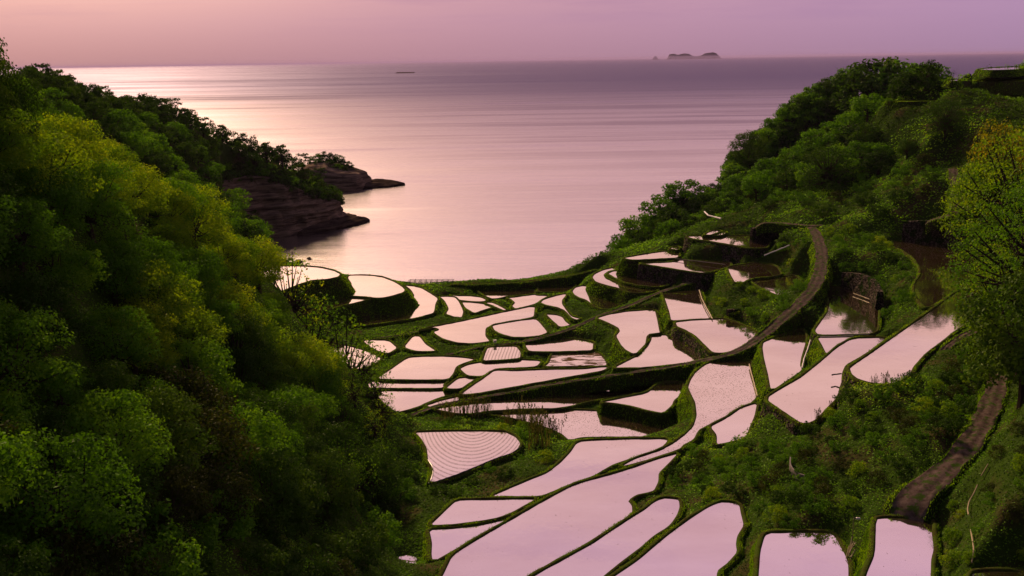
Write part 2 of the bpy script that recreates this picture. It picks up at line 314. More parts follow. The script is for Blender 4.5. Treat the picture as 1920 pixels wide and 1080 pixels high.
# z, origin, riser, water, label, outline
PADDIES=[
(15.5,C1,'bank','water','high round paddy at the shore on the steep grass knoll, half behind forest leaves',[(-300,170),(110,155),(350,155),(480,165),(580,188),(632,215),(612,240),(530,255),(420,262),(330,290),(200,340),(130,385),(-300,480)]),
(10.5,C1,'bank','water','round-nosed shore paddy one step below the knoll paddy, beside the sea',[(700,225),(780,222),(870,226),(950,238),(1030,270),(1090,305),(1118,335),(1100,355),(1040,375),(960,393),(900,397),(850,388),(775,383),(700,380),(700,330),(720,290),(690,245)]),
(10.2,C1,'bank','water','thin sliver paddy at the foot of the grass knoll reaching into the trees',[(860,402),(800,418),(720,438),(650,450),(560,475),(450,500),(340,520),(200,540),(150,480),(300,440),(450,400),(600,370),(720,365),(780,392),(820,396)]),
(6,C1,'bank','water','tongue-shaped paddy curling round the foot of the round-nosed shore terrace',[(1120,300),(1180,305),(1240,320),(1300,355),(1365,398),(1345,440),(1338,490),(1325,512),(1200,545),(1080,565),(950,583),(780,603),(640,610),(640,540),(900,500),(1060,460),(1150,420),(1190,380),(1165,335)]),
(5,C1,'bank','water','small shore paddy between a grassy hump and a bushy bank corner',[(1380,385),(1430,382),(1490,387),(1520,420),(1545,470),(1555,500),(1540,545),(1490,538),(1425,515),(1445,480),(1440,460),(1415,415)]),
(4.6,C1,'bank','water','narrow paddy just inland of the small footbridge',[(1450,372),(1520,378),(1620,380),(1690,390),(1730,412),(1700,425),(1600,420),(1530,412),(1490,385)]),
(5.1,C1,'bank','water','wedge-shaped paddy with a pointed tip, second row from the footbridge',[(1545,425),(1620,428),(1690,435),(1780,458),(1770,468),(1720,480),(1640,510),(1620,500),(1570,468)]),
(5.3,C1,'bank','water','tiny diagonal strip paddy beside the pointed wedge paddy',[(1715,430),(1760,425),(1810,445),(1875,480),(1865,492),(1830,475),(1770,450)]),
(4.5,C2,'bank','water','flat paddy in the shadow of the grassy sea dike',[(-20,335),(150,330),(410,335),(405,368),(230,378),(100,405),(50,385)]),
(5.2,C2,'bank','water','paddy with a notched corner bitten by a grassy hump, near the sea dike',[(200,395),(290,385),(410,368),(420,375),(520,378),(470,400),(415,440),(340,460),(270,478),(240,455),(265,430),(235,405)]),
(4.8,C2,'bank','water','rectangular paddy tucked against the sea dike',[(435,285),(560,280),(710,290),(695,325),(640,352),(560,352),(440,350)]),
(6.5,C2,'bank','water','long wide paddy sweeping across the middle of the valley floor below the footpath bend',[(-460,640),(-340,608),(-180,578),(20,535),(180,500),(412,452),(405,520),(400,538),(250,570),(90,600),(42,622),(40,680),(75,722),(0,732),(-60,738),(-180,730),(-280,700),(-340,660),(-345,645),(-300,632),(-335,618)]),
(7.2,C2,'bank','water','boat-shaped paddy inside a dark grassy bund, set into the long wide paddy',[(90,600),(250,570),(410,550),(440,570),(510,655),(440,680),(350,690),(250,690),(170,670),(110,640)]),
(8,C2,'bank','water','crescent paddy curling beside a hummocky dark bank above the footpath',[(455,430),(480,405),(560,380),(640,362),(645,375),(615,410),(615,440),(650,490),(680,530),(755,550),(730,562),(690,545),(640,490),(580,465),(500,450)]),
(7.7,C2,'bank','water','small half-moon paddy between two grassy bunds and the footpath',[(495,515),(570,520),(615,535),(640,570),(680,600),(600,615),(575,590),(540,560)]),
(8.3,C2,'bank','water','small paddy with dark reflection below the steep crescent terrace',[(693,345),(720,312),(785,300),(830,330),(1000,380),(1090,420),(1000,478),(930,480),(860,455),(800,410),(750,395),(710,372)]),
(12,C2,'bank','water','outer crescent paddy wrapped round the terrace corner near the sea',[(1010,165),(930,182),(865,212),(843,240),(870,275),(950,300),(1040,322),(1120,352),(1190,358),(1310,345),(1340,325),(1180,312),(1060,290),(1000,270),(940,248),(925,220),(960,195),(1010,185)]),
(12.6,C2,'bank','water','inner crescent paddy at the foot of the stone terrace wall',[(960,210),(1010,190),(1080,200),(1200,240),(1380,280),(1410,298),(1330,314),(1200,302),(1090,277),(1010,242)]),
(16.8,C2,'stone','water','long dark-watered paddy on top of the mossy stone wall',[(1190,135),(1300,130),(1440,126),(1480,108),(1700,120),(1880,130),(1870,160),(1690,210),(1600,200),(1490,183),(1350,160)]),
(17.3,C2,'bank','water','upper shore paddy beside the wooded knob, behind the mossy stone wall paddy',[(1070,95),(1240,65),(1400,42),(1500,45),(1480,95),(1400,98),(1280,105),(1140,112)]),
(18,C2,'bank','water','tiny triangular paddy at the corner of the tall ivy-hung terrace',[(1420,25),(1470,5),(1500,15),(1480,38)]),
(21.5,C14,'stone','water','paddy crowning the tall ivy-hung terrace wall below the track junction',[(745,652),(870,648),(1010,650),(1060,650),(1200,645),(1380,660),(1360,725),(1330,742),(1230,742),(1105,720),(930,690),(800,672)]),
(22.2,C14,'bank','water','upper thin slip paddy next to the wooded knob',[(880,643),(940,610),(1010,608),(990,620),(930,643)]),
(22.0,C14,'bank','water','lower thin slip paddy next to the wooded knob',[(945,645),(1000,627),(1042,615),(1035,635),(1000,648)]),
(18,C3,'bank','water','upper of two small paddies on the grassy hillock beside the winding track',[(340,405),(400,390),(560,370),(700,390),(740,460),(640,478),(540,485),(480,500),(450,520),(395,520),(370,480),(350,440)]),
(17.6,C3,'bank','water','lower of two small paddies on the grassy hillock beside the winding track',[(525,488),(650,482),(850,465),(890,520),(890,570),(850,605),(780,625),(720,620),(630,580),(560,540),(525,515)]),
(12.5,C2,'bank','water','paddy with a dark hillock reflection, behind the straight thin bund',[(1368,345),(1480,330),(1640,320),(1660,360),(1680,450),(1730,540),(1720,552),(1580,557),(1435,570),(1420,500),(1390,410)]),
(12.8,C3,'stone','water','broad paddy at the foot of the grassy hillock, cut off by the track',[(-55,815),(80,800),(210,795),(310,790),(420,825),(530,880),(575,920),(520,950),(450,990),(370,1035),(300,1050),(230,1048),(180,1000),(100,920),(20,875),(-40,850)]),
(10.5,C2,'bank','water','S-curved paddy below the footpath with a bulging grassy bund',[(875,545),(980,515),(1100,495),(1310,480),(1330,560),(1345,640),(1350,660),(1270,665),(1250,680),(1240,740),(1190,790),(1160,820),(1100,790),(1060,750),(1020,680),(1050,645),(1040,620),(960,580)]),
(10.2,C2,'bank','water','fan-shaped paddy widening down to the grassy walkway',[(1290,672),(1400,672),(1560,740),(1720,840),(1680,865),(1555,882),(1400,900),(1200,920),(1000,922),(1080,880),(1180,830),(1260,760),(1285,710)]),
(7.5,C2,'bank','water','wide flat paddy directly below the footpath in the valley middle',[(330,712),(500,700),(700,700),(850,725),(845,790),(700,795),(550,800),(370,797),(345,760)]),
(7.2,C2,'bank','mud','half-drained paddy streaked with mud banks',[(545,808),(700,800),(880,800),(930,850),(950,890),(940,905),(480,912),(520,880)]),
(7.3,C4,'bank','rows','small nearly square paddy scored with planted rows below the path fork',[(1100,45),(1200,38),(1310,35),(1345,80),(1340,130),(1200,140),(1062,148),(1080,90)]),
(7.0,C4,'bank','water','paddy wedged between the planted square paddy and a leafy bund',[(890,205),(960,170),(1080,152),(1350,137),(1500,145),(1470,185),(1440,195),(1150,205),(1100,240),(1050,265),(960,262),(925,240)]),
(6.8,C4,'bank','water','little triangular paddy between two converging bunds in the valley floor',[(780,355),(880,275),(940,270),(1040,268),(960,310),(890,360)]),
(7.4,C4,'bank','water','long tapering paddy running up along the grassy walkway',[(890,402),(990,330),(1080,270),(1150,215),(1300,220),(1550,210),(1800,208),(1960,192),(2010,192),(1950,225),(1750,260),(1500,305),(1200,360),(1000,395)]),
(6.6,C4,'bank','water','trapezoid paddy with faint rake marks, below the forking paths',[(260,282),(380,205),(500,120),(620,112),(770,112),(900,118),(1010,135),(930,160),(860,190),(840,240),(800,288),(600,290),(400,288)]),
(6.3,C4,'bank','water','narrow straight-sided band paddy between two long dark bunds',[(-100,300),(160,299),(400,301),(800,300),(760,325),(770,345),(740,355),(300,352),(-100,350)]),
(6.1,C4,'bank','water','open paddy at the valley floor partly screened by overhanging branches',[(-100,368),(340,365),(700,368),(880,370),(830,405),(760,415),(640,460),(580,490),(480,520),(350,550),(-50,600)]),
(6.8,C4,'bank','water','spindle-shaped paddy under the dark wall of the grassy walkway',[(630,482),(760,440),(900,408),(1100,380),(1300,350),(1900,330),(2400,300),(2450,325),(2300,375),(2000,425),(1850,452),(1700,492),(1600,505),(1300,510),(1100,525),(1000,542),(880,545),(740,518)]),
(8.6,C5,'bank','water','lens-shaped paddy raised on a dark curved bank',[(340,458),(480,430),(700,385),(780,320),(860,300),(960,310),(950,400),(895,440),(880,480),(810,542),(700,520),(550,480),(420,462)]),
(6.4,C5,'bank','dots','speckled paddy dotted with seedlings, behind the reed clumps',[(-510,545),(-300,515),(90,512),(300,520),(600,540),(900,620),(890,700),(850,718),(500,718),(200,722),(110,745),(60,700),(-50,650),(-300,580)]),
(9,C4,'bank','rings','paddy combed with curved planting rows and edged in black sheet',[(550,680),(700,675),(900,672),(1220,675),(1300,710),(1345,765),(1320,810),(1270,845),(1150,885),(1000,950),(850,1010),(700,1060),(665,1060),(690,1000),(690,950),(650,890),(640,800),(600,730)]),
(10.5,C9,'bank','water','large smooth paddy below the speckled one, pointed at its lower end',[(510,70),(600,62),(900,52),(1175,50),(1150,90),(1110,125),(1000,165),(850,215),(750,250),(680,290),(600,335),(480,375),(350,430),(220,485),(0,485),(-160,485),(-60,440),(150,350),(270,305),(370,225),(440,150),(480,90)]),
(10.9,C10,'bank','water','four-cornered paddy beside bright weeds above the stream gully',[(1505,510),(1700,506),(1930,503),(2110,500),(1930,600),(1840,640),(1700,670),(1500,695),(1300,705),(1400,610)]),
(10.8,C10,'bank','water','triangular paddy lowest beside the stream gully',[(1297,730),(1500,722),(1700,695),(1860,655),(1950,610),(1900,650),(1780,720),(1640,800),(1480,890),(1330,975),(1315,930),(1320,830)]),
(12,C5,'bank','dots','S-shaped paddy narrowing to a thin ribbon along a grassy bund',[(1000,345),(1020,290),(1060,230),(1130,175),(1210,142),(1300,135),(1480,145),(1465,200),(1480,290),(1500,340),(1515,420),(1450,480),(1300,560),(1150,630),(1080,665),(1040,740),(960,780),(940,810),(700,890),(480,950),(600,880),(800,815),(900,760),(980,700),(1040,640),(1065,560),(1055,460),(1020,390)]),
(12.5,C9,'bank','water','very large foreground paddy flecked with clods, bitten by a grassy corner',[(1250,155),(1100,200),(900,270),(700,330),(480,390),(250,510),(0,655),(-300,830),(-450,930),(-520,1080),(-600,1200),(0,1200),(110,1085),(300,985),(450,900),(600,810),(800,690),(905,600),(900,550),(870,515),(930,475),(1060,450),(1100,370),(1100,310),(1180,230)]),
(13.6,C9,'bank','water','long foreground strip paddy with a muddy upper end',[(1130,492),(1250,500),(1260,560),(1240,620),(1200,680),(1160,720),(1050,790),(960,870),(800,990),(700,1070),(550,1200),(-20,1200),(180,1070),(400,950),(600,840),(750,740),(900,640),(1000,580),(1060,530)]),
(14.8,C9,'bank','water','foreground paddy ending in a rounded top corner, fringed by weeds',[(1565,522),(1650,525),(1705,540),(1720,620),(1740,700),(1690,780),(1680,840),(1690,900),(1640,960),(1600,1000),(1540,1040),(1530,1200),(600,1200),(780,1075),(950,960),(1100,830),(1200,750),(1350,640),(1480,560)]),
(17,C8,'bank','water','mauve foreground paddy beside the thin lamp pole',[(0,755),(200,750),(440,750),(490,765),(530,830),(580,920),(605,990),(605,1200),(-80,1200),(-60,900),(-30,790)]),
(20,C8,'bank','water','boxy mauve foreground paddy under the end of the dirt track',[(810,650),(900,640),(1100,650),(1235,670),(1230,750),(1245,880),(1225,960),(1220,1200),(700,1200),(740,1060),(800,920)]),
(22.5,C8,'bank','water','paddy corner just peeping in below the bamboo poles',[(1530,1055),(1650,1042),(1900,1045),(2000,1200),(1500,1200)]),
(13.2,C5,'bank','water','small paddy at the foot of the steep stone triangle wall',[(1165,640),(1300,570),(1400,500),(1520,460),(1500,560),(1460,650),(1430,730),(1300,760),(1215,780),(1215,700)]),
(15.5,C7,'bank','water','paddy mirroring small tree tops beside the white water pipe',[(-35,10),(10,-12),(110,-52),(190,-78),(262,-88),(285,-40),(280,20),(250,120),(240,180),(258,215),(150,290),(22,375),(0,250),(-30,130),(-42,50)]),
(18.8,C6,'stone','water','dark green-brown paddy under the rough stone bank, mirroring trees',[(402,550),(440,540),(600,570),(780,630),(830,700),(820,880),(770,905),(600,910),(380,915),(350,880),(400,810),(450,740),(460,660),(440,590)]),
(19.1,C6,'bank','water','little wedge paddy below the rail at the end of the dark mirror paddy',[(370,930),(560,925),(760,918),(700,930),(600,955),(520,1000),(440,1060),(425,1030),(400,980)]),
(20.5,C7,'stone','water','large slanting paddy between two long straight dikes',[(5,415),(100,355),(250,270),(400,150),(520,45),(620,-15),(690,-28),(895,-30),(860,0),(780,60),(680,125),(580,180),(555,240),(550,330),(510,430),(430,510),(360,590),(270,630),(150,550),(0,450)]),
(26,C7,'stone','water','broad lilac paddy with ruffled water beside the dirt track',[(612,205),(640,180),(760,100),(900,0),(1100,-140),(1290,-275),(1430,-380),(1600,-400),(1680,-300),(1650,-200),(1560,-165),(1400,-80),(1290,10),(1180,90),(1090,190),(1060,260),(960,315),(880,325),(780,318),(680,290),(630,250)]),
(25.5,C6,'bank','water','deep-brown paddy under the overhanging tree with one bright patch',[(840,222),(950,215),(1200,205),(1560,230),(1620,450),(1500,560),(1440,570),(1300,650),(1190,715),(1140,660),(1103,600),(1100,530),(1145,470),(1150,420),(1100,340),(1000,270)]),
(5.6,C1,'bank','water','teardrop paddy beside the valley bushes below the dark sea-facing bank',[(800,710),(990,710),(1060,770),(990,815),(920,795),(850,760)]),
(5.8,C1,'bank','water','bell-shaped paddy next to the teardrop paddy',[(1110,765),(1180,680),(1225,680),(1270,740),(1355,795),(1200,797)]),
(5.2,C1,'bank','water','glittering paddy showing between the forest branches at the valley edge',[(560,730),(720,760),(850,800),(935,845),(920,870),(830,915),(640,960),(400,950),(400,760)]),
]
# centre line of tracks: px, py, z, width ; name, label, material
TRACKS=[
('dirt_road','winding dirt track down the terraces','road',[(1518,422,27.6,3.2),(1532,438,26.8,3.6),(1540,470,25.5,3.6),(1541,500,24,3.6),(1530,535,22.2,3.6),(1505,565,20.3,3.6),(1470,595,18.2,3.6),(1435,625,16,3.4),(1400,650,14,2.6),(1370,664,13.2,2.2),(1300,680,11.7,2),(1240,690,10.9,1.8),(1150,703,10.2,1.7),(1050,717,8.9,1.6),(960,735,7.8,1.4),(880,748,7.3,1.3),(800,765,6.9,1.3),(745,790,6.6,1.6)]),
('dirt_road','grey side branch of the track at the junction','road',[(1418,418,27.2,2.5),(1455,417,27.4,3),(1490,420,27.6,3),(1525,424,27.5,2.6),(1560,420,28,3)]),
('footpath','grey footpath slanting across the terraces','road',[(1345,512,15.6,1.6),(1300,528,14.2,1.8),(1250,543,13,1.8),(1220,555,12,1.7),(1175,575,11,1.7),(1140,586,10.2,1.6),(1112,597,9.6,1.5),(1075,615,9,1.7),(1040,626,8.6,1.9),(1007,635,8.2,1.6),(975,642,7.8,1.3),(900,650,7.2,1.2),(862,660,6.6,1.2),(820,668,6.1,1.1)]),
('footpath','narrow path below the dark bank','road',[(800,618,6.3,1.0),(770,624,6.1,1.1),(730,632,5.9,1.1),(690,635,5.7,1)]),
('footpath','grassy path on the sea dike','bund',[(835,533,6.1,2),(900,532,6.3,2),(960,530,6.5,2),(1010,525,6.8,2),(1060,518,7.4,2),(1100,510,8.4,2),(1125,500,10,1.8)]),
('dirt_road','dirt track beneath the foreground trees','road',[(1905,560,31,3),(1888,610,29.5,3),(1880,650,29,3.2),(1874,700,28,3.3),(1862,750,27,3.3),(1840,800,26,3.4),(1805,850,25,3.6),(1765,888,23.7,4.2),(1735,912,22.7,5),(1712,935,21.7,5.6),(1700,955,21.0,5.4),(1696,968,20.5,4.6)]),
('footpath','dark path beside the lilac paddy','road',[(1768,655,27,1.6),(1800,632,27.4,1.8),(1840,612,28.2,2),(1880,600,29.3,2)]),
('dirt_road','pale lane climbing between the trees','road',[(1787,312,42.5,3.2),(1792,345,39.2,3.6),(1798,375,36.3,3.8),(1797,398,33.9,4),(1765,408,32.8,2.4),(1735,413,32,1.6)]),
]
# ground control: px, py, z  (surface seen there, vegetation removed)
GZ=[(1560,440,27),(1600,470,26),(1650,470,27),(1600,420,29),(1690,430,29),(1760,418,31.8),(1560,500,24.5),(1600,530,23.5),(1680,520,25.5),(1700,560,25.5),(1650,600,21.5),(1500,455,26),(1480,500,22),(1420,480,22),(1450,440,25.5),(1380,425,23),(1340,415,23),
(1400,560,16),(1450,560,17.5),(1370,540,17.2),(1350,570,14.5),(1500,530,20),(1480,600,17.6),(1520,590,18.5),(1500,620,17.2),
(1230,590,12.2),(1100,520,8.6),(1120,480,13),(1340,475,19),(1290,540,13.8),
(1270,790,9.5),(1290,720,10.5),(1000,860,8.2),(900,930,8.6),(1020,800,6.9),(900,790,6.6),(780,790,6.2),(760,820,8),(770,880,8.5),(760,960,8.6),(780,1060,8.3),(735,1000,7.8),(700,860,9.5),(700,740,6),(690,960,9.5),(745,1075,8),
(1300,830,13),(1400,830,15),(1350,900,14),(1450,880,17.5),(1300,930,13.7),(1420,950,16),(1500,820,18),(1520,760,20.5),(1600,740,25.5),(1580,820,21.5),(1560,900,19),(1500,960,17.8),(1700,720,27),(1750,700,27.5),(1800,680,28),(1700,800,25),(1650,860,22),(1780,800,27),(1600,950,19.5),(1600,1040,18.6),(1780,960,23),(1850,880,27),(1900,850,30),(1800,1040,22.5),(1900,960,29),(1440,1020,15.5),(1420,1075,15.5),
(1700,640,26.5),(1570,640,19.4),
(1630,400,31),(1560,400,29.5),(1700,390,33),(1760,380,36.5),(1740,340,40),(1700,300,43),(1840,400,35),(1860,450,33),(1880,520,31.5),
(1480,400,29),(1560,350,33),(1600,300,40),(1650,250,46),(1640,330,37),(1500,340,32),(1430,370,28)]
# ground control: px, py, Y (forward metres), drop (metres below what is seen)
GY=[# left forest spur
(-120,120,95,7),(0,175,110,7),(60,190,118,7),(120,225,130,7),(190,240,140,7),(270,310,155,7),(330,345,165,7),(400,395,180,7),(470,440,195,7),(530,485,205,7),(545,530,205,6),(600,610,200,6),(660,650,198,5),(690,700,192,5),(715,760,182,4.5),
(0,300,100,7),(150,330,120,7),(300,420,145,7),(420,520,165,7),(0,450,92,7),(150,480,108,7),(300,560,128,7),(450,620,152,7),(560,700,165,6),(0,600,84,7),(150,640,98,7),(300,700,115,7),(450,760,132,6),(580,800,148,4),(0,780,78,5),(200,820,90,4),(350,850,102,4),(500,870,120,2),(620,880,135,1),(0,950,70,2),(200,980,80,2),(400,980,92,2),(550,990,105,1.5),(660,1040,116,1),(300,1080,78,1.5),(550,1150,90,1),(700,1150,104,1),(0,1150,55,1),
(-300,200,90,7),(-300,500,75,7),(-300,800,60,5),(-500,300,80,7),
# far headland on the left
(60,132,330,7),(130,160,350,7),(200,190,380,7),(300,195,430,7),(380,225,450,7),(450,248,470,7),(520,285,500,6),(580,305,520,6),(630,360,512,5),(-60,90,310,7),
(200,250,330,7),(300,280,360,7),(400,300,410,7),(480,330,450,7),(400,380,390,6),(470,420,420,5),(330,340,340,6),(520,330,485,5),(600,350,505,5),(100,200,300,7),
(300,380,300,6),(420,440,340,6),
# knob
(1140,485,400,4),(1150,465,410,5),(1180,440,415,6),(1230,395,425,7),(1290,355,435,7),(1340,365,430,6),(1270,430,405,6),(1200,475,398,5),(1330,425,390,4),(1370,355,425,6),(1300,425,385,3),
# headland on the right
(1378,330,450,6),(1398,275,465,7),(1440,240,478,7),(1490,190,488,7),(1550,142,495,9),(1620,126,500,10),(1700,122,505,10),(1790,150,480,6),(1450,320,395,5),(1520,260,420,6),(1600,200,445,7),(1700,205,425,5),(1440,380,345,1),
(1750,224,336,5),(1830,222,330,5),(1900,224,322,5),(1980,180,350,3),(1920,165,385,4),(1920,150,410,4),(1800,165,400,4),(1920,135,440,4),(1720,230,370,5),(1780,260,330,8),(1850,300,290,8),
# rising ground off to the right of the near track
(1930,700,130,2),(1960,850,112,2),(1990,950,105,2),(1950,500,150,12),(2000,300,170,12),(2100,500,140,8),(2150,800,110,4),(2300,300,200,10),(1940,1060,98,1.5)]
# sea bed: px, py -> z below the sea
SEA=[(900,500),(1000,480),(1080,470),(800,500),(700,495),(620,495),(560,490),(900,400),(700,440),(1100,420),(1150,380),(1250,300),(1330,280),(1350,220),(1430,180),(1500,130),(1000,300),(760,380),(800,300),(700,300),(600,250),(560,230),(400,170),(300,165),(640,470),(560,465),(1600,112),(700,512),(820,512),(1000,505)]
def pix(o, pts): return [(o[0] + x / 4, o[1] + y / 4) for x, y in pts]
F_LEFT=[(-200,165),(0,168),(62,178),(125,215),(190,228),(270,305),(330,335),(395,392),(460,436),(500,472),(498,515),(512,562),(590,604),(645,650),(680,695),(708,742),(728,800),(690,850),(560,840),(420,850),(200,850),(0,830),(-200,800)]
F_FAR=[(40,135),(90,145),(130,168),(200,188),(300,196),(380,226),(450,250),(510,280),(560,292),(610,320),(640,365),(600,375),(540,345),(475,335),(500,420),(470,450),(380,400),(300,330),(230,260),(150,215),(80,180)]
F_KNOB=[(1130,492),(1150,462),(1185,430),(1190,405),(1230,372),(1280,345),(1320,350),(1360,355),(1375,380),(1330,400),(1320,425),(1270,450),(1200,475)]
F_HEAD=[(1372,345),(1375,290),(1420,255),(1450,222),(1500,185),(1545,135),(1600,118),(1650,114),(1720,116),(1760,130),(1730,150),(1650,172),(1640,200),(1665,245),(1650,300),(1560,330),(1480,330),(1420,350)]

FIELDS=[(59.6, 4.5, [(1655, 190), (1700, 188.5), (1780, 187.5), (1850, 180), (1950, 178), (1960, 184), (1840, 187.5), (1780, 190), (1700, 191.5)], 'grass', 'grass_field', 'thin bright green field strip above the dark layered tree', 'field', 'bank'),
(65, 4.5, [(1815, 153), (1832, 149), (1920, 147.5), (1990, 147.5), (1990, 153), (1900, 153.5)], 'grass', 'grass_field', 'upper bright green field with a dark earth bank', 'field', 'bund'),
(69, 2.5, [(1828, 131), (1850, 127.5), (1905, 125), (1930, 127), (1900, 131), (1860, 132)], 'water', 'rice_paddy', 'sliver of pink paddy at the very top of the headland', 'rice paddy', 'bank'),
(66, 2, [(1772, 151), (1790, 148.5), (1800, 149), (1795, 152), (1780, 153)], 'water', 'rice_paddy', 'small pink slip of paddy below the bare tree', 'rice paddy', 'bank')]
# ------------------------------------------------------------ paddies in world space
PW = []
for (z, o, riser, wm, label, pts) in PADDIES:
    q = np.array([P(x, y, z)[:2] for x, y in pix(o, pts)])
    q = chaikin(q, True, 1); q = resample(q, .9, True)
    A = .5 * np.sum(q[:, 0] * np.roll(q[:, 1], -1) - np.roll(q[:, 0], -1) * q[:, 1])
    if A < 0: q = q[::-1]
    PW.append(dict(z=z, q=q, riser=riser, wm=wm, label=label))
TW = []
for (nm, label, mat, pts) in TRACKS:
    q = np.array([[*P(x, y, z)[:2], z, w] for x, y, z, w in pts])
    q = resample(chaikin(q, False, 2), 1.2, False); q[:, 3] *= .8 if mat == 'road' else 1
    TW.append(dict(name=nm, label=label, mat=mat, q=q))
# ------------------------------------------------------------ control points -> surface
ctrl = []
for p in PW:
    for v in p['q'][::7]: ctrl.append((v[0], v[1], p['z'] - .1))
for t in TW:
    for v in t['q'][::5]: ctrl.append((v[0], v[1], v[2] - .1))
for x, y, z in GZ: ctrl.append(tuple(P(x, y, z)))
for x, y, Y, dr in GY:
    v = PD(x, y, Y); ctrl.append((v[0], v[1], v[2] - dr))
for x, y in SEA:
    v = P(x, y, 0); ctrl.append((v[0], v[1], -5))
for (z, h, pts, *_r) in FIELDS:
    for x, y in pts[::1]:
        v = P(x, y, z); ctrl.append((v[0], v[1], z - .6))
for v in [(78, 478, -5), (86, 495, -5), (97, 508, -5), (110, 532, -5), (130, 560, -5), (165, 600, -5), (60, 462, -5), (50, 445, -5), (40, 430, -5)]: ctrl.append(v)
for v in [(94, 200, 46), (81, 170, 38), (76, 155, 35), (72, 140, 34), (100, 170, 50), (95, 150, 48), (90, 130, 45), (115, 200, 56), (108, 235, 41), (130, 235, 48), (120, 170, 56), (133, 285, 43)]: ctrl.append(v)
for v in [(-150, 700, -6), (-60, 700, -8), (0, 700, -8), (150, 700, -8), (-400, 760, 20), (-300, 560, 45), (-330, 400, 60), (-330, 200, 66), (-330, 60, 60), (330, 760, -8), (330, 560, 30), (330, 400, 66), (330, 200, 70), (330, 60, 60), (0, 30, 20), (60, 60, 24), (0, 80, 12), (-80, 30, 45), (100, 30, 40), (-230, 600, -6), (-160, 560, 10), (-190, 520, 30), (-120, 620, -6), (220, 540, -4), (160, 500, -3), (120, 460, -5),
          (-90, 560, -5)]: ctrl.append(v)
ctrl = np.array(ctrl)
EPS = 2.0
def phi(r2): return -np.sqrt(r2 + EPS * EPS)
D2 = ((ctrl[:, None, :2] - ctrl[None, :, :2]) ** 2).sum(-1)
n = len(ctrl)
A = np.zeros((n + 1, n + 1)); A[:n, :n] = phi(D2) + np.eye(n) * .6; A[:n, n] = 1; A[n, :n] = 1
W_ = np.linalg.solve(A, np.r_[ctrl[:, 2], 0])
GX0, GX1, GY0, GY1, GS = -340, 340, 30, 780, 1.0
gx = np.arange(GX0, GX1 + GS, GS); gy = np.arange(GY0, GY1 + GS, GS)
NX, NY = len(gx), len(gy)
XX, YY = np.meshgrid(gx, gy)
Z = np.zeros(XX.shape)
for j in range(NY):
    r2 = (XX[j][:, None] - ctrl[None, :, 0]) ** 2 + (YY[j][:, None] - ctrl[None, :, 1]) ** 2
    Z[j] = phi(r2) @ W_[:n] + W_[n]
Z += (fbm(XX / 9, YY / 9, 3) - .5) * 1.4 * np.clip((YY - 60) / 60, .3, 1)
# the sea cliff: ground stays behind its foot
CLIFF_PX = [(440, 458), (500, 447), (540, 443), (580, 436), (610, 429), (640, 421), (652, 415), (650, 409), (635, 404)]
cb = chaikin(np.array([P(x, y, 0)[:2] for x, y in CLIFF_PX]), False, 2)
seaside = np.concatenate([cb, [[cb[-1][0] - 30, 640], [60, 700], [60, 480], [-60, 420], [cb[0][0], 415]]])
s_ = (YY > 400) & (XX < 80); d_ = np.full(XX.shape, 99.0)
for i in range(len(cb) - 1): d_ = np.where(s_, np.minimum(d_, segdist(XX, YY, cb[i], cb[i + 1])[0]), d_)
ins_ = inpoly(XX, YY, seaside) & s_
Z = np.where(ins_, np.minimum(Z, -3 - .3 * d_), np.where(s_ & (d_ < 14), np.minimum(Z, -3 + d_ * 1.55), Z))
if 0:
    for q in ((1180, 440, 415), (1230, 395, 425), (1290, 355, 435)): v = PD(*q); print('KNOB', v, gh(v[0], v[1]))
PADD = np.full(XX.shape, 99.0); ROADD = np.full(XX.shape, 99.0)
def window(q, m):
    i0 = max(0, int((q[:, 0].min() - m - GX0) / GS)); i1 = min(NX, int((q[:, 0].max() + m - GX0) / GS) + 2)
    j0 = max(0, int((q[:, 1].min() - m - GY0) / GS)); j1 = min(NY, int((q[:, 1].max() + m - GY0) / GS) + 2)
    return slice(j0, j1), slice(i0, i1)
for p in PW:
    s = window(p['q'], 8)
    x, y = XX[s], YY[s]; d = np.full(x.shape, 99.0); q = p['q']
    for i in range(len(q)): d = np.minimum(d, segdist(x, y, q[i], q[(i + 1) % len(q)])[0])
    ins = inpoly(x, y, q); d = np.where(ins, -d, d)
    PADD[s] = np.minimum(PADD[s], d)
    vz = p['z'] < 22 and p['q'][:, 1].mean() > 175; w1, sl1 = (2.3, 2.2) if vz else (1.1, 1.3)
    cap = np.where(d < w1, p['z'] - .7, p['z'] - .55 + (d - w1) * sl1)
    Z[s] = np.where(d < 6, np.minimum(Z[s], cap), Z[s])
for t in TW:
    q = t['q']; s = window(q, 8); x, y = XX[s], YY[s]
    for i in range(len(q) - 1):
        d, tt = segdist(x, y, q[i], q[i + 1]); w = q[i, 3] / 2
        zr = q[i, 2] + (q[i + 1, 2] - q[i, 2]) * tt
        cap = np.where(d < w + 1.0, zr - .22, zr - .2 + (d - w - 1.0) * 1.4)
        Z[s] = np.where(d < w + 5, np.minimum(Z[s], cap), Z[s])
        ROADD[s] = np.minimum(ROADD[s], d - w)
def gh(x, y, G=None):
    G = Z if G is None else G
    fx = np.clip((np.asarray(x, float) - GX0) / GS, 0, NX - 1.001); fy = np.clip((np.asarray(y, float) - GY0) / GS, 0, NY - 1.001)
    i = fx.astype(int); j = fy.astype(int); u = fx - i; v = fy - j
    return (G[j, i] * (1 - u) + G[j, i + 1] * u) * (1 - v) + (G[j + 1, i] * (1 - u) + G[j + 1, i + 1] * u) * v
idx = np.arange(NX * NY).reshape(NY, NX)
quads = np.stack([idx[:-1, :-1], idx[:-1, 1:], idx[1:, 1:], idx[1:, :-1]], -1).reshape(-1, 4)
V = np.stack([XX, YY, Z], -1).reshape(-1, 3)
zc = V[quads][:, :, 2].max(1); quads = quads[zc > -4.5]
